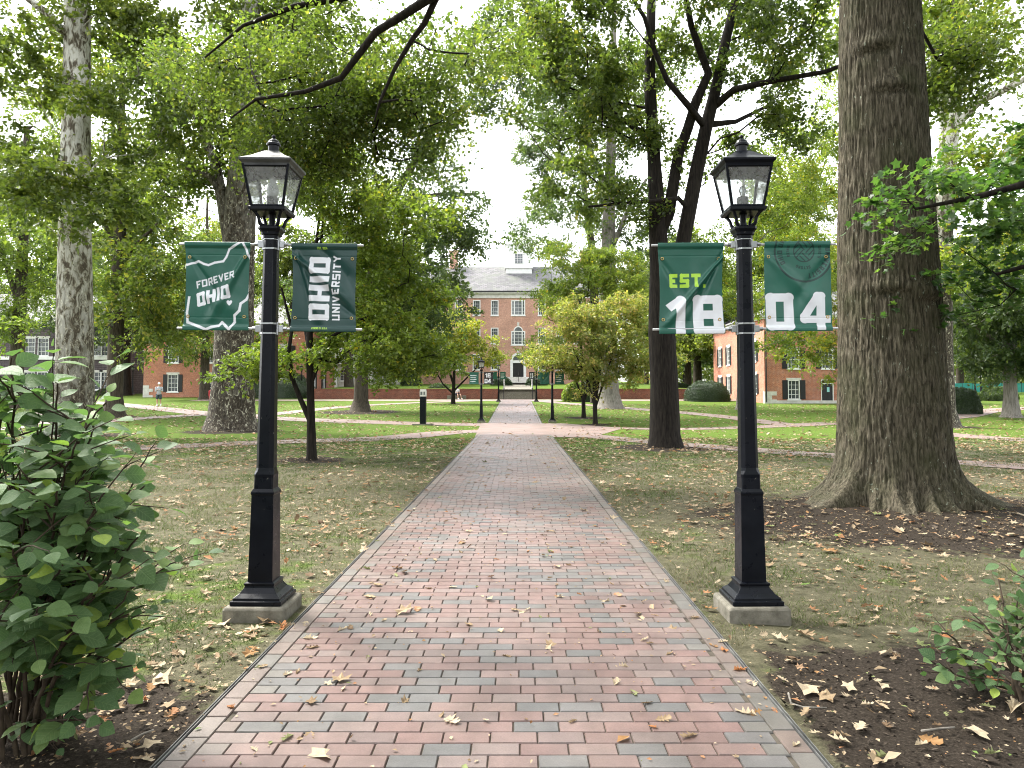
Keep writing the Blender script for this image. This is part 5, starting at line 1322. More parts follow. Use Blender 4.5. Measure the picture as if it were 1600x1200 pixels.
mb = MB(); mb.add(A, [(0, 1, 5, 4), (2, 3, 4, 5), (1, 2, 5), (3, 0, 4), (3, 2, 1, 0)], 0, [[(A[0][0], 0), (A[1][0], 0), (A[5][0], 8), (A[4][0], 8)], [(A[2][0], 0), (A[3][0], 0), (A[4][0], 8), (A[5][0], 8)], [(0, 0), (12, 0), (6, 8)], [(0, 0), (12, 0), (6, 8)], [(0, 0), (1, 0), (1, 1), (0, 1)]])
mb.build('roof', M['slate'], hall)
zt = zz(382, 104) - 2.9; zb_ = zz(428, 103.5) - 2.9
mb = MB(); mb.box(-1.75, 1.95, 4.2, 7.8, zb_, zt); mb.box(-1.9, 2.1, 4.05, 7.95, zt + .002, zt + .25); mb.box(-1.9, 2.1, 4.05, 7.95, zb_ + .9, zb_ + 1.05)
cup = mb.build('cupola', M['white'], hall)
mb = MB(); mb.lathe([(1.35, zt + .25), (1.3, zt + 2.2), (1.5, zt + 2.25), (1.5, zt + 2.4), (1.25, zt + 2.9), (.7, zt + 3.5), (.15, zt + 3.8), (.05, zt + 4.8)], 8, (.1, 6)); mb.build('belfry', M['white'], cup)
mb = MB(); mb.box(-.45, .65, 4.17, 4.198, zb_ + 1.6, zb_ + 3.0); wq = mb.build('cupola_window', M['pane'], cup)
mb = MB()
for k in range(4): mb.box(-.45 + k * .36 - .02, -.45 + k * .36 + .02, 4.13, 4.168, zb_ + 1.6, zb_ + 3.0)
for k in range(5): mb.box(-.47, .67, 4.125, 4.16, zb_ + 1.6 + k * .34, zb_ + 1.64 + k * .34)
mb.build('frame', M['white'], cup)
zch = zz(395, 106) - 2.9
for cx_ in (-9.3, 9.6):
    mb = MB(); mb.box(cx_ - .55, cx_ + .55, 5.5, 6.9, zr - 1.5, zch); mb.box(cx_ - .65, cx_ + .65, 5.4, 7.0, zch + .002, zch + .25); mb.build('chimney', M['brick_pale'], hall)
mb = MB()
for k in range(5): mb.box(-2.2 , 2.2, -2.6 + k * .42, -.02, zd0 - .86 + k * .17, zd0 - .69 + k * .17 - .001)
mb.build('door_steps', M['stone'], hall)
mb = MB(); mb.tube([(0, -2.5, zd0 - .85), (0, -2.5, zd0 + .15), (0, -.3, zd0 + 1.0), (0, -.3, zd0)], .04, 6); mb.build('handrail', M['rail'], hall)
tag(hall, 'three storey brick hall with a white cupola at the end of the path', 'building')
# brick house left
x0 = P(224, 600, 77).x; U = lambda px, D, x0: P(px, 600, D).x - x0
fr = []
for px in (270, 330, 388, 446):
    u = U(px, 77, x0); fr += [(u - .55, u + .55, zz(616, 77) + .25, zz(585, 77)), (u - .55, u + .55, zz(567, 77), zz(540, 77))]
houseL = house('brick_house', 'red brick house with black shutters behind the walking man on the left', M['brick'], x0, P(478, 600, 77).x, 77, 89, 1.25, 8.6, fr,
               side_r=[(2.5, 3.6, 2.0, 3.9), (6.5, 7.6, 2.0, 3.9), (2.5, 3.6, 5, 6.8), (6.5, 7.6, 5, 6.8)], roof_h=3.5)
def quoins(root, x, y, z, h, sx, sy=1):
    mb = MB(); k = 0; zz_ = 0
    lx, ly, lz = x - root.location.x, y - root.location.y, z - root.location.z
    while zz_ < h:
        w = 1.0 if k % 2 == 0 else .6
        mb.box(min(lx - sx * .03, lx + sx * w), max(lx - sx * .03, lx + sx * w), ly - .03, ly + .3, lz + zz_, lz + zz_ + .33); zz_ += .335; k += 1
    mb.build('quoin', M['stone'], root)
quoins(houseL, x0, 77, terz(0, 77) - .1, 1.3, 1)
# brick house right
D = 62; x0 = 20.75; zbase = terz(0, 62)
fr = [(23.2 - x0 - .5, 23.2 - x0 + .5, zz(624, D), zz(594, D)), (23.2 - x0 - .5, 23.2 - x0 + .5, zz(576, D), zz(547, D)), (26.05 - x0 - .5, 26.05 - x0 + .5, zz(576, D), zz(547, D)),
      (26.0 - x0 - .52, 26.0 - x0 + .52, zz(633, D), zz(593, D), 'door')]
for X in (29.0, 32.0): fr += [(X - x0 - .5, X - x0 + .5, zz(624, D), zz(594, D)), (X - x0 - .5, X - x0 + .5, zz(576, D), zz(547, D))]
sl = []
for u in (2.5, 6.5, 10.5, 13.5): sl += [(u - .5, u + .5, 1.6, 3.3), (u - .5, u + .5, 4.4, 6.2)]
houseR = house('brick_house', 'orange brick house with black shutters and a black door, partly behind the huge oak', M['brick'], x0, 34.5, D, D + 16, zbase, 7.9, fr, side_l=[(16 - o[1], 16 - o[0], o[2], o[3]) for o in sl], roof_h=3.6)
quoins(houseR, x0, D, zbase, 1.0, 1)
mb = MB(); mb.tube([(0 , 0, .9), (0, 0, 6.9)], .05, 6); dp = mb.build('downpipe', M['blackshut'], houseR); dp.location = (x0 + .12 - houseR.location.x, -.09, -.8)
mb = MB(); mb.box(0, 13.7, -.04, -.002, -.5, .25); q = mb.build('foundation', M['stone'], houseR); q.location = (x0 - houseR.location.x, 0, 0)
# purple grey stone house, far left
D = 84; x0 = P(-260, 600, D).x; x1 = P(174, 600, D).x
fr = []
for px in (-60, -20, 20, 45, 66, 165, 150):
    u = U(px, D, x0)
    if px in (20,): continue
    fr += [(u - .62, u + .62, zz(609, D), zz(581, D)), (u - .62, u + .62, zz(556, D), zz(528, D))]
houseP = house('stone_house', 'purple grey stone house with white windows behind the pale sycamore', M['stone_grey'], x0, x1, D, D + 12, 1.4, 9.5, fr, roof_h=4, shutters=False)
mb = MB(); mb.box(x0 - houseP.location.x - .05, x1 - houseP.location.x + .05, -.12, -.003, zz(562, D) - 1.4, zz(557, D) - 1.4); mb.build('band', M['white'], houseP)
# pale stone building left of the hall
D = 97; x0 = P(494, 600, D).x; x1 = -13.3
fr = [(u, u + 1.5, 3.3, 4.8) for u in np.arange(.8, x1 - x0 - 2, 2.3)]; fr = [(float(a), float(b), c_, e) for a, b, c_, e in fr] + [(float(a) + .2, float(b) - .2, 6.2, 8.0) for a, b, c_, e in fr]
ph = house('pale_building', 'pale stone wing with a row of low windows left of the brick hall', M['stone'], x0, x1, D, D + 10, 2.4, 9.4, fr, shutters=False, roof_h=2.5, lintel=None)
mb = MB()
for u in np.arange(.2, x1 - x0, 2.3): mb.box(x0 - ph.location.x + u, x0 - ph.location.x + u + .35, -.35, -.004, 0, 3.1)
mb.box(x0 - ph.location.x, x1 - ph.location.x, -.4, -.01, 3.102, 3.4); mb.build('pilaster', M['white'], ph)

# ------------------------------------------------------------------ terrace, retaining wall, steps, fence
def upz(y): return 2.02 + (y - 72) * .032
mb = MB(); yy = list(np.linspace(72.25, 130, 12)); xl, xr = -19.9, 17.6
for a, b in zip(yy, yy[1:]):
    for x_a, x_b in ((xl, -1.45), (1.55, xr)): mb.add([(x_a, a, upz(a)), (x_b, a, upz(a)), (x_b, b, upz(b)), (x_a, b, upz(b))], [(0, 1, 2, 3)])
    if a < 99: mb.add([(-1.44, a, upz(a)), (1.54, a, upz(a)), (1.54, b, upz(b)), (-1.44, b, upz(b))], [(0, 1, 2, 3)], 1)
mb.add([(xl, 72.25, 0), (xl, 130, 0), (xl, 130, upz(130)), (xl, 72.25, upz(72.25))], [(0, 1, 2, 3)]); mb.add([(xr, 72.25, 0), (xr, 130, 0), (xr, 130, upz(130)), (xr, 72.25, upz(72.25))], [(3, 2, 1, 0)])
tag(mb.build('terrace_lawn', [M['ground'], M['concrete']]), kind='structure')
for a, b, lab in ((-20.1, -1.75, 'low red brick retaining wall left of the steps'), (1.85, 17.8, 'low red brick retaining wall right of the steps')):
    mb = MB(); mb.box(a, b, 71.85, 72.24, .6, 2.0); root = mb.build('retaining_wall', M['brick_low'])
    mb = MB(); mb.box(a - .04, b + .04, 71.8, 72.28, 2.002, 2.09); mb.build('coping', M['brick_low'], root)
    mb = MB(); e = a if a < 0 else b; s = 1 if a < 0 else -1
    mb.box(min(e, e + s * .38), max(e, e + s * .38), 72.30, 96, .6, 1.98); mb.build('return_wall', M['brick_low'], root)
    tag(root, lab, 'wall')
mb = MB()
for k in range(6): mb.box(-1.72, 1.82, 70.9 + k * .33, 73.2, .9 + k * .18, 1.08 + k * .18 + (.0 if k < 5 else .02))
tag(mb.build('stone_steps', M['concrete']), 'grey stone steps rising between the two retaining walls', 'steps')
for x, lab in ((-1.28, 'pale handrail on the left side of the stone steps'), (1.48, 'pale handrail on the right side of the stone steps')):
    mb = MB(); mb.tube([(x, 70.8, 1.0), (x, 70.8, 2.1), (x, 73, 3.1), (x, 73, 2.0)], .035, 6)
    root = mb.build('handrail', M['rail']); mb = MB(); mb.tube([(x, 73, 2.2), (x, 73, 3.15)], .06, 6); mb.build('post', M['stone'], root); tag(root, lab, 'handrail')
M['teal'] = simple('teal_screen', (.03, .20, .17), (.05, .27, .22), 1, .8, .2)
mb = MB(); D = 96; fx0, fx1 = P(1488, 600, D).x, 95; zf = zz(620, D)
for k in range(30):
    a = fx0 + (fx1 - fx0) * k / 30; b = fx0 + (fx1 - fx0) * (k + 1) / 30; mb.box(a, b - .02, D - .015, D + .015, zf, zf + 1.75 + .04 * math.sin(k * 2.1))
fen = mb.build('screen_fence', M['teal'])
for k in range(31): x = fx0 + (fx1 - fx0) * k / 30; mb = MB(); mb.tube([(x, D, zf - 1), (x, D, zf + 1.95)], .04, 6); mb.build('post', M['rail'], fen)
tag(fen, 'long teal screened fence beyond the lawn at the right edge', 'fence')
# bollard sign by the junction
g = G(661, 664); D = g.y
mb = MB(); mb.rings([[(a * .15, b * .15, z) for a, b in ((-1, -1), (1, -1), (1, 1), (-1, 1))] for z in (.06, 1.42)])
root = empty('sign_bollard', g); mb.build('post', M['black'], root, bevel=.01)
mb = MB(); mb.box(-.155, .155, -.155, .155, 1.422, 1.72); mb.box(-.14, .14, -.14, .14, 1.722, 1.78); mb.build('head', M['stone'], root)
mb = MB(); mb.box(-.12, -.02, -.162, -.156, 1.50, 1.66); mb.box(.03, .11, -.162, -.156, 1.50, 1.66); mb.build('plate', M['socket'], root)
mb = MB(); mb.box(-.5, .5, -.35, .35, -.05, .055); mb.build('footing', M['concrete'], root)
tag(root, 'black square bollard with a pale head beside the junction left of the path', 'bollard')

# ------------------------------------------------------------------ people
def person(label, loc, rz, joints, edges, rad, clothes, scale=1.0):
    """joints: name->xyz (figure faces -Y)"""
    names = list(joints); me = bpy.data.meshes.new('person')
    me.from_pydata([tuple(c * scale for c in joints[k]) for k in names], [(names.index(a), names.index(b)) for a, b in edges], []); me.materials.append(M['skin'])
    o = link('person', me); o.location = loc; o.rotation_euler = (0, 0, rz)
    m = o.modifiers.new('skin', 'SKIN'); m.use_smooth_shade = True
    for i, k in enumerate(names): me.skin_vertices[0].data[i].radius = (rad[k] * scale,) * 2; me.skin_vertices[0].data[i].use_root = (k == 'pelvis')
    s = o.modifiers.new('sub', 'SUBSURF'); s.levels = 1; s.render_levels = 2
    for nm, mat, segs in clothes:
        mb = MB()
        for seg in segs:
            mb.tube([tuple(c * scale for c in (joints[p] if isinstance(p, str) else p)) for p, r in seg], [r * scale for p, r in seg], 12)
        mb.build(nm, mat, o, smooth=True)
    return tag(o, label, 'person')
JW = dict(pelvis=(0, 0, .96), belly=(0, 0, 1.12), chest=(0, 0, 1.34), neck=(0, 0, 1.50), head0=(0, -.02, 1.58), head=(0, -.03, 1.68), crown=(0, -.02, 1.76),
          shl=(-.19, 0, 1.43), shr=(.19, 0, 1.43), ell=(-.25, .03, 1.16), elr=(.24, .02, 1.16), hal=(-.12, -.22, 1.22), har=(.08, -.24, 1.26), finl=(-.04, -.27, 1.25), finr=(.02, -.28, 1.30),
          hil=(-.10, 0, .90), hir=(.10, 0, .90), knl=(-.11, -.07, .50), knr=(.10, .02, .50), anl=(-.11, -.02, .09), anr=(.10, .16, .12), tol=(-.12, -.18, .04), tor=(.11, .02, .05))
JR = dict(pelvis=.13, belly=.12, chest=.14, neck=.055, head0=.07, head=.095, crown=.06, shl=.06, shr=.06, ell=.042, elr=.042, hal=.032, har=.032, finl=.025, finr=.025,
          hil=.09, hir=.09, knl=.06, knr=.06, anl=.04, anr=.04, tol=.035, tor=.035)
ED = [('pelvis', 'belly'), ('belly', 'chest'), ('chest', 'neck'), ('neck', 'head0'), ('head0', 'head'), ('head', 'crown'), ('chest', 'shl'), ('chest', 'shr'), ('shl', 'ell'), ('shr', 'elr'), ('ell', 'hal'), ('elr', 'har'), ('hal', 'finl'), ('har', 'finr'),
      ('pelvis', 'hil'), ('pelvis', 'hir'), ('hil', 'knl'), ('hir', 'knr'), ('knl', 'anl'), ('knr', 'anr'), ('anl', 'tol'), ('anr', 'tor')]
grey, shorts, whitec, red, dark = cloth('grey_hoodie', (.42, .45, .48)), cloth('dark_shorts', (.05, .075, .08)), cloth('white_cotton', (.75, .75, .76)), cloth('red_shirt', (.50, .05, .06)), cloth('dark_cotton', (.02, .02, .03))
hood = lambda m: ('shirt', m, [[((0, 0, .88), .165), ((0, 0, 1.0), .168), ((0, 0, 1.2), .165), ((0, 0, 1.38), .185), ((0, 0, 1.46), .12), ((0, 0, 1.51), .07)], [((-.14, 0, 1.41), .085), ('shl', .085), ('ell', .062), ('hal', .045)], [((.14, 0, 1.41), .085), ('shr', .085), ('elr', .062), ('har', .045)]])
def shoes(m): return ('shoes', m, [[((-.11, .03, .05), .05), ((-.115, -.08, .045), .055), ('tol', .045), ((-.12, -.23, .03), .03)], [((.10, .20, .09), .05), ((.105, .10, .07), .055), ('tor', .045), ((.11, -.03, .035), .03)]])
def shortsf(m): return ('shorts', m, [[((0, 0, 1.0), .16), ((0, 0, .88), .165)], [('hil', .125), ((-.107, -.06, .60), .105), ((-.11, -.07, .54), .10)], [('hir', .125), ((.10, .01, .60), .105), ((.10, .02, .54), .10)]])
def cap(m): return ('cap', m, [[((0, 0, 1.70), .108), ((0, 0, 1.76), .10), ((0, .01, 1.80), .06)], [((0, -.08, 1.71), .075), ((0, -.17, 1.69), .05)]])
g = G(248, 635)
person('man in grey hoodie, dark shorts and white cap walking on the left side path', (g.x, g.y, g.z + .02), R(10), JW, ED, JR,
       [hood(grey), shortsf(shorts), shoes(whitec), cap(whitec), ('socks', whitec, [[((-.11, -.03, .18), .05), ((-.11, -.01, .06), .05)], [((.10, .13, .2), .05), ((.10, .17, .1), .05)]])])
g = P(331, 640, 46)
person('person in red shirt and black shorts half hidden behind the brown sycamore trunk', (g.x - .02, 46, terz(0, 46) + .02), R(80), JW, ED, JR,
       [hood(red), shortsf(dark), shoes(dark), ('hair', dark, [[((0, .02, 1.66), .10), ((0, .02, 1.75), .085), ((0, .03, 1.79), .04)]])])
JS = dict(JW); JS.update(pelvis=(0, .05, .52), belly=(0, .05, .68), chest=(0, .02, .90), neck=(0, -.02, 1.06), head0=(0, -.05, 1.13), head=(0, -.07, 1.22), crown=(0, -.05, 1.30), shl=(-.19, 0, .99), shr=(.19, 0, .99), ell=(-.24, -.05, .74), elr=(.24, -.05, .74),
          hal=(-.12, -.28, .66), har=(.10, -.30, .66), finl=(-.07, -.36, .66), finr=(.05, -.37, .66), hil=(-.10, 0, .50), hir=(.10, 0, .50), knl=(-.14, -.44, .50), knr=(.14, -.46, .50), anl=(-.14, -.50, .09), anr=(.16, -.60, .09), tol=(-.14, -.66, .04), tor=(.18, -.76, .05))
g = P(713, 622, 70.9)
person('person in a white top sitting on the bench stone below the left retaining wall', (g.x, 71.4, terz(0, 71)), R(35), JS, ED, JR,
       [('shirt', whitec, [[((0, .05, .48), .165), ((0, .04, .7), .16), ((0, .02, .92), .18), ((0, 0, 1.02), .11), ((0, -.02, 1.07), .07)], [('shl', .08), ('ell', .06)], [('shr', .08), ('elr', .06)]]),
        ('shorts', dark, [[('hil', .12), ((-.13, -.36, .50), .09)], [('hir', .12), ((.13, -.36, .50), .09)]]), ('hair', dark, [[((0, -.02, 1.20), .10), ((0, -.03, 1.29), .08), ((0, 0, 1.33), .04)]]),
        ('shoes', whitec, [[((-.14, -.5, .05), .05), ((-.14, -.7, .04), .045)], [((.16, -.6, .05), .05), ((.18, -.8, .04), .045)]])])
mb = MB(); mb.box(-.9, .9, -.2, .22, -.1, .38); b_ = mb.build('stone_bench', M['concrete'], bevel=.02); b_.location = (g.x, 71.42, terz(0, 71)); tag(b_, 'low stone block seat under the seated person by the left wall', 'bench')

# ------------------------------------------------------------------ near shrubs with round leaves
def near_shrub(label, base, stems, lsize, seed, leaf='shrub', per=9, step=.07, side=5, yellow=.08):
    """stems: list of end points (world) with a bow"""
    rg = np.random.default_rng(seed); b0 = np.array(base); root = empty('shrub', base); mb = MB()
    pos, ax, nr, rr, sz = [], [], [], [], []
    def twig(p0, p1, r0, r1, lf, bow):
        L = np.linalg.norm(p1 - p0); n = max(4, int(L / .07)); ctrl = (p0 + p1) / 2 + bow
        t = np.linspace(0, 1, n + 1)[:, None]; q = (1 - t) ** 2 * p0 + 2 * t * (1 - t) * ctrl + t * t * p1; q[1:-1] += rg.normal(0, .004, (n - 1, 3))
        mb.tube(q, list(np.linspace(r0, r1, n + 1)), 6 if r0 > .004 else 4, cap=False)
        if lf > 0:
            m = max(2, int(L * (1 - lf) / step)); s = rg.choice([-1, 1])
            for k in range(m + 1):
                u = lf + (1 - lf) * k / m; i = min(int(u * n), n - 1); p = q[i] + (q[i + 1] - q[i]) * (u * n - i); d = q[i + 1] - q[i]; d /= np.linalg.norm(d)
                hz = np.cross(d, (0, 0, 1.0)); hz /= np.linalg.norm(hz) + 1e-6; s = -s
                a = (hz * s * 1.0 + d * .55 + rg.normal(0, .28, 3)) if k < m else d + rg.normal(0, .2, 3); a[2] -= .18; a /= np.linalg.norm(a)
                pet = p + a * .022; mb.tube([p, pet], [.0013, .001], 3, cap=False)
                pos.append(pet); ax.append(a); nn = np.array((0, 0, 1.0)) + rg.normal(0, .38, 3) + np.array((.1, -.35, 0)); nr.append(nn)
                sz.append(lsize * rg.uniform(.55, 1.15) * (1 - .35 * (k == m))); rr.append(np.clip(rg.normal(.42, .2) + (.45 if rg.random() < yellow else 0), 0, 1))
        return q
    for e in stems:
        e = np.array(e); p0 = b0 + rg.normal(0, .10, 3) * (1, 1, 0); d = e - p0
        q = twig(p0, e, .011, .0035, .45, np.array((-d[0] * .25, -d[1] * .25, abs(d[2]) * .22)))
        for j in range(side):
            i = int(len(q) * rg.uniform(.35, .9)); L = np.linalg.norm(d) * rg.uniform(.18, .36); dd = d / np.linalg.norm(d) * .7 + rg.normal(0, .62, 3) * (1, 1, .6); dd /= np.linalg.norm(dd)
            twig(q[i], q[i] + dd * L, .0045, .0018, .12, np.array((0, 0, L * .12)))
    mb.v = [tuple(np.array(v) - b0) for v in mb.v]; mb.build('stems', M['twig'], root, smooth=True)
    V, Fa, m = place('oval', np.array(pos) - b0, np.array(ax), np.array(nr), np.array(sz))
    T0 = TPL['oval'][0]
    mesh_np('foliage', V, Fa, LEAF[leaf], root, smooth=True, fattr={'r': np.repeat(rr, m)}, pattr={'lu': np.tile(T0[:, 0], len(pos)), 'lv': np.tile(np.abs(T0[:, 1]), len(pos))})
    return tag(root, label, 'shrub')
rg = np.random.default_rng(8); ends = []
for px, py, D in ((18, 560, 2.9), (90, 600, 3.0), (150, 655, 3.1), (165, 630, 3.0), (225, 760, 3.2), (175, 700, 3.3), (120, 690, 2.8), (60, 650, 3.1), (0, 620, 3.0), (215, 840, 3.1), (240, 900, 3.3), (235, 980, 3.4), (200, 960, 3.0), (150, 800, 2.8), (90, 760, 2.7), (30, 730, 2.8),
                 (-40, 640, 2.9), (-90, 700, 2.8), (-60, 800, 2.6), (20, 850, 2.6), (100, 880, 2.7), (170, 900, 2.8), (130, 980, 2.8), (60, 960, 2.6), (-10, 960, 2.6), (-80, 960, 2.7), (170, 1050, 3.1), (150, 1130, 3.1),
                 (60, 700, 3.6), (130, 760, 3.7), (0, 780, 3.6), (180, 800, 3.6), (80, 850, 3.7), (-60, 850, 3.7), (-160, 780, 3.2), (-180, 900, 3.0), (150, 930, 3.6), (20, 680, 3.3), (110, 730, 3.3), (200, 770, 3.0),
                 (40, 800, 2.9), (120, 830, 3.1), (-20, 870, 3.1), (70, 910, 3.0), (170, 860, 3.2), (205, 1040, 3.2), (160, 1010, 3.0)):
    ends.append(tuple(P(px, py, D)))
near_shrub('large round leaved shrub filling the left front corner beside the path', (P(40, 1130, 3.35).x, 3.35, 0), ends, .106, 9, side=5, step=.056, yellow=.13)
ends = [tuple(P(px, py, D)) for px, py, D in ((1560, 905, 3.9), (1480, 990, 3.9), (1455, 1050, 3.9), (1520, 960, 3.8), (1590, 940, 3.8), (1620, 1000, 3.7), (1600, 890, 4.1), (1560, 1020, 3.7), (1640, 930, 3.9), (1500, 1020, 4.0), (1680, 960, 4.0))]
near_shrub('small round leaved shrub growing from the dark soil at the right front edge', (P(1605, 1100, 3.8).x, 3.8, 0), ends, .074, 10, side=6, step=.05, yellow=.12)

# ------------------------------------------------------------------ grass blades and fallen leaves
rg = np.random.default_rng(77)
def on_path(x, y): return (x > X0 - .06) & (x < X1 + .06)
def ground_z(x, y):
    b = (fbm(x * .8, y * .8, 0.0, 5, 3) * .018 + vnoise(x * 4, y * 4, 0, 9) * .007)
    o = np.clip((np.maximum(-1.49 - x, x - 1.30)) / .5, 0, 1); nr_ = np.exp(-np.maximum(y - 12, 0) / 10)
    return terr(x, y) + b * o * nr_ + .10 * np.exp(-((x - 5.25) ** 2 + (y - 10.4) ** 2) / 1.9 ** 2)
n = 420000
y = 2.4 + (26 - 2.4) * rg.uniform(0, 1, n) ** 1.15; x = (rg.uniform(-.78, .78, n)) * y + .0
s_ = soil_mask(x, y); clump = fbm(x * 2.2, y * 2.2, 0.0, 61, 3)
keep = ~on_path(x, y) & (s_ + clump * .35 < .32) & (clump + rg.uniform(-.9, .9, n) > -.25) & ~((abs(x - 1.655) < .27) & (abs(y - 5.3) < .27)) & ~((abs(x + 1.795) < .27) & (abs(y - 5.3) < .27)) & (np.hypot(x - 5.24, y - 10.35) > 1.3)
x, y, clump = x[keep], y[keep], clump[keep]; n = len(x); z = ground_z(x, y) - .003
a = rg.uniform(0, 2 * math.pi, n); hgt = rg.uniform(.012, .042, n) * (1 + .012 * y) * (1 + .5 * np.clip(clump, -.6, 1)); wd = .0022 * (1 + y * .10)
ln = rg.normal(0, .8, (n, 2)) * hgt[:, None]
V = np.stack([np.stack([x - wd * np.cos(a), y - wd * np.sin(a), z], -1), np.stack([x + wd * np.cos(a), y + wd * np.sin(a), z], -1), np.stack([x + ln[:, 0], y + ln[:, 1], z + hgt], -1)], 1).reshape(-1, 3)
dryn = fbm(x * .9, y * .9, 0.0, 91, 3) * .5 + fbm(x * 3, y * 3, 0.0, 92, 2) * .25
gm = np.clip(.54 - np.maximum(y - 13, 0) * .06 + dryn * .5 - .3 * np.exp(-((x + 2.6) / 1.0) ** 2 - ((y - 5.6) / 2.2) ** 2) + rg.normal(0, .16, n), 0, 1)
tag(mesh_np('grass', V, np.arange(3 * n).reshape(-1, 3), M['grass'], fattr={'r': gm}), 'short sparse grass on the lawns beside the path', 'grass', kind='stuff')
# litter
for k, (nl, dp, sd) in enumerate(((4, .42, 1), (3, .5, 2), (5, .6, 5))): TPL['litter%d' % k] = tpl_oakleaf(sd, .22, (.8, 1.1, .9)[k]) if k < 2 else tpl_lobed(nl, dp, .2, sd, .8)
TPL['chip'] = (np.array([(0, 0, 0), (.5, -.3, .14), (1, 0, .02), (.5, .3, .10)]), np.array([[0, 1, 2], [0, 2, 3]]))
def litter(n, y0, y1, powr, size, prob, tpls):
    y = y0 + (y1 - y0) * rg.uniform(0, 1, n) ** powr; x = rg.uniform(-.80, .80, n) * (y + 1)
    cl = fbm(x * .7, y * .5, 0.0, 33, 3); p = np.where(on_path(x, y), .10, .50 + .45 * cl + .5 * prob(x, y))
    k = rg.uniform(0, 1, n) < p; k &= ~((abs(x - 1.655) < .27) & (abs(y - 5.3) < .27)) & ~((abs(x + 1.795) < .27) & (abs(y - 5.3) < .27)) & (np.hypot(x - 5.24, y - 10.35) > .95)
    x, y = x[k], y[k]; n = len(x); z = np.where(on_path(x, y), terr(x, y) + .027, ground_z(x, y) + .012 + .014 * rg.uniform(0, 1, n))
    pos = np.stack([x, y, z], -1); ax = rg.normal(size=(n, 3)) * (1, 1, .14); nr_ = rg.normal(0, .22, (n, 3)) + (0, 0, 1.0); sz = size * np.clip(np.exp(rg.normal(0, .36, n)), .4, 1.7) * (1 + .012 * y)
    r = np.clip(rg.normal(.55, .2, n), 0, .84); q = rg.uniform(0, 1, n); r = np.where(q < .07, .88, np.where(q < .12, .95, np.where(q > .985, 1.0, r)))
    Vs, Fs, Rs, o = [], [], [], 0; sel = rg.integers(0, len(tpls), n)
    for j, tn in enumerate(tpls):
        m = sel == j
        if not m.any(): continue
        V, Fa, mm = place(tn, pos[m], ax[m], nr_[m], sz[m])
        Vs.append(V); Fs.append(Fa + o); Rs.append(np.repeat(r[m], mm)); o += len(V)
    return np.concatenate(Vs), np.concatenate(Fs), np.concatenate(Rs)
pr = lambda x, y: .55 * np.exp(-((x + 1.66) / .16) ** 2) + .5 * np.exp(-((x - 1.45) / .16) ** 2) + .7 * np.exp(-((x - 6.8) / 2.2) ** 2 - ((y - 9.0) / 1.8) ** 2) + .75 * np.exp(-((x + 2.2) / 1.3) ** 2 - ((y - 4.4) / 1.6) ** 2) + .35 * (x > 1.4) * np.exp(-((y - 4.8) / 1.2) ** 2) + .25 * np.exp(-((y - 24) / 5) ** 2)
V, Fa, r = litter(30000, 2.6, 26, .62, .060, pr, ('litter0', 'litter1', 'litter2', 'chip'))
tag(mesh_np('fallen_leaves', V, Fa, LEAF['dry'], fattr={'r': r}), 'scattered small dry leaves over the lawns and the path edges', 'fallen leaves', kind='stuff')
V, Fa, r = litter(26000, 18, 60, .8, .09, lambda x, y: .2 + 0 * x, ('chip', 'chip'))
tag(mesh_np('fallen_leaves', V, Fa, LEAF['dry'], fattr={'r': r}), 'fine dry leaf litter over the distant lawns', 'fallen leaves', kind='stuff')
V, Fa, r = litter(50000, 2.4, 18, .75, .020, pr, ('chip', 'chip'))
tag(mesh_np('leaf_fragments', V, Fa, LEAF['dry'], fattr={'r': r}), 'crumbs of broken dry leaves over the near lawn and soil', 'leaf litter', kind='stuff')
n = 60000
y = 2.5 + 9.5 * rg.uniform(0, 1, n) ** .8; x = rg.uniform(-.80, .80, n) * (y + .6)
k = (soil_mask(x, y) + rg.normal(0, .12, n) > .5) & ~on_path(x, y) & (np.hypot(x - 5.24, y - 10.35) > 1.0); x, y = x[k], y[k]; n = len(x)
pos = np.stack([x, y, ground_z(x, y) + .004], -1); ax = rg.normal(size=(n, 3)) * (1, 1, .35); nr_ = rg.normal(0, .45, (n, 3)) + (0, 0, 1.0)
V, Fa, m = place('chip', pos, ax, nr_, .016 * np.exp(rg.normal(0, .5, n)))
tag(mesh_np('mulch_chips', V, Fa, M['mulch'], fattr={'r': np.repeat(rg.uniform(0, 1, n), m)}), 'dark bark mulch over the soil round the huge oak and the front corners', 'mulch', kind='stuff')
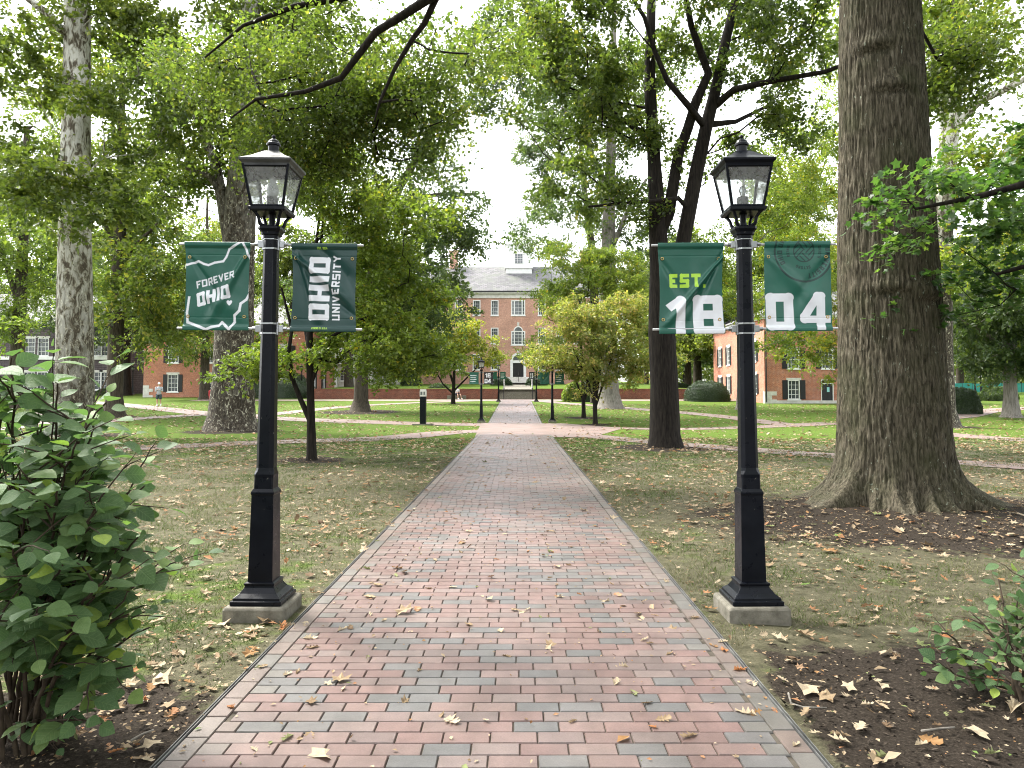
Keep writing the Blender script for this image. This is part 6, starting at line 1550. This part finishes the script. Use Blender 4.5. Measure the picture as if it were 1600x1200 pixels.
# single leaves that lie near the camera
protoL = {}
COLN = [('brown', .12), ('tan', .42), ('pale', .68), ('orange', .86), ('yellow green', .94)]
for ci, (cn, cv_) in enumerate(COLN):
    for k in range(3):
        V0, F0 = tpl_oakleaf(20 + k + ci * 3, .3, (.8, 1.1)[k]) if k < 2 else tpl_lobed(4, .6, .3, 20 + ci, .85)
        me_o = mesh_np('fallen_leaf', V0, F0, LEAF['dry'], fattr={'r': np.full(len(F0), cv_)}); protoL[(ci, k)] = me_o
PX = [(487, 1185, 2, .13), (487, 1150, 1, .09), (693, 1130, 2, .09), (690, 1122, 1, .06), (902, 1132, 1, .06), (1012, 1141, 3, .05), (1092, 1155, 1, .10), (960, 1078, 2, .07), (985, 1084, 4, .08), (983, 1048, 2, .07), (856, 1020, 2, .06), (784, 1030, 1, .06), (820, 959, 2, .05),
      (1046, 985, 1, .07), (1022, 1010, 1, .06), (1000, 1008, 2, .07), (942, 945, 2, .06), (909, 934, 3, .05), (868, 938, 2, .06), (870, 916, 1, .06), (676, 925, 0, .06), (557, 955, 1, .06), (527, 992, 2, .08), (472, 1003, 2, .09), (575, 1030, 4, .07), (620, 906, 4, .07), (820, 960, 2, .06),
      (354, 1110, 3, .06), (462, 1060, 1, .06), (628, 1105, 1, .05), (692, 818, 1, .06), (752, 791, 0, .07), (781, 878, 3, .05), (872, 815, 2, .05), (850, 845, 2, .05), (833, 850, 1, .05), (857, 866, 4, .05), (885, 887, 0, .05), (1040, 1030, 1, .06), (1145, 1054, 3, .08), (1185, 1126, 2, .10), (1215, 1122, 3, .06), (1180, 1080, 2, .09),
      (1270, 1074, 2, .13), (1285, 1085, 1, .09), (1385, 1072, 2, .07), (1330, 1165, 2, .09), (1390, 1184, 4, .09), (1365, 1100, 2, .07), (1515, 1140, 2, .10), (1580, 1120, 2, .14), (1530, 1108, 4, .07), (1228, 1000, 2, .07), (1240, 985, 1, .16), (1120, 1010, 2, .07), (1135, 1025, 3, .06),
      (440, 990, 3, .13), (415, 985, 2, .12), (400, 1000, 1, .11), (425, 975, 1, .12), (250, 1068, 2, .14), (290, 1030, 2, .10), (310, 1050, 1, .08), (265, 1100, 1, .08), (220, 1190, 2, .07), (250, 1165, 2, .08), (345, 980, 2, .08), (370, 960, 1, .06), (330, 1010, 1, .08), (275, 1000, 2, .07)]
ZONE = lambda x, y: ('on the brick path' if X0 < x < X1 else 'on the dark soil right of the path' if x > 1.3 and y < 4.8 else 'beside the left shrub' if x < -1.49 and y < 4.4 else 'on the lawn near the left lamp' if x < 0 else 'on the lawn near the right lamp')
items = [(G(px, py), c_, s) for px, py, c_, s in PX]
rl = random.Random(12)
while len(items) < 290:
    y = 3.2 + 6.5 * rl.random() ** 1.1; x = rl.uniform(-.72, .68) * y
    if X0 < x < X1 and rl.random() < .72: continue
    if math.hypot(x - 5.24, y - 10.35) < 1.9 or (abs(y - 5.3) < .3 and min(abs(x - 1.655), abs(x + 1.795)) < .3): continue
    items.append((Vector((x, y, 0)), rl.choice([0, 1, 1, 1, 2, 2, 2, 3, 4]), rl.uniform(.04, .085)))
used = set()
for k, (p, ci, s) in enumerate(items):
    key = (ci, rl.randrange(3)); src = protoL[key]
    o = src if key not in used else src.copy()
    if key in used: COL.objects.link(o)
    used.add(key); onp = X0 < p.x < X1
    z = .024 if onp else float(ground_z(np.array(p.x), np.array(p.y))) + .02
    o.location = (p.x, p.y, z); o.scale = (s * 1.1, s * rl.uniform(.7, 1.1), s * rl.uniform(.5, 1.6)); o.rotation_euler = (rl.uniform(-.12, .12), rl.uniform(-.12, .12), rl.uniform(0, 6.28))
    zn = ZONE(p.x, p.y); tag(o, '%s fallen leaf lying %s' % (COLN[ci][0], zn), 'fallen leaf', '%s fallen leaves %s' % (COLN[ci][0], zn))
for key, src in protoL.items():
    if key not in used: bpy.data.objects.remove(src)
# fallen twigs on the soil
for k, (pts, lab) in enumerate((([(1232, 1090), (1236, 1106), (1255, 1112), (1292, 1113)], 'pale bent twig on the dark soil right of the path'), ([(1440, 1150), (1470, 1146), (1492, 1144)], 'thin twig on the dark soil near the right shrub'), ([(205, 1165), (222, 1155), (240, 1148)], 'small twig on the soil by the left shrub'))):
    mb = MB(); q = [G(*p) for p in pts]; mb.tube([(v.x, v.y, .022) for v in q], [.006, .005, .004, .003][:len(q)], 6); tag(mb.build('fallen_twig', M['grey_bark'], smooth=True), lab, 'twig')
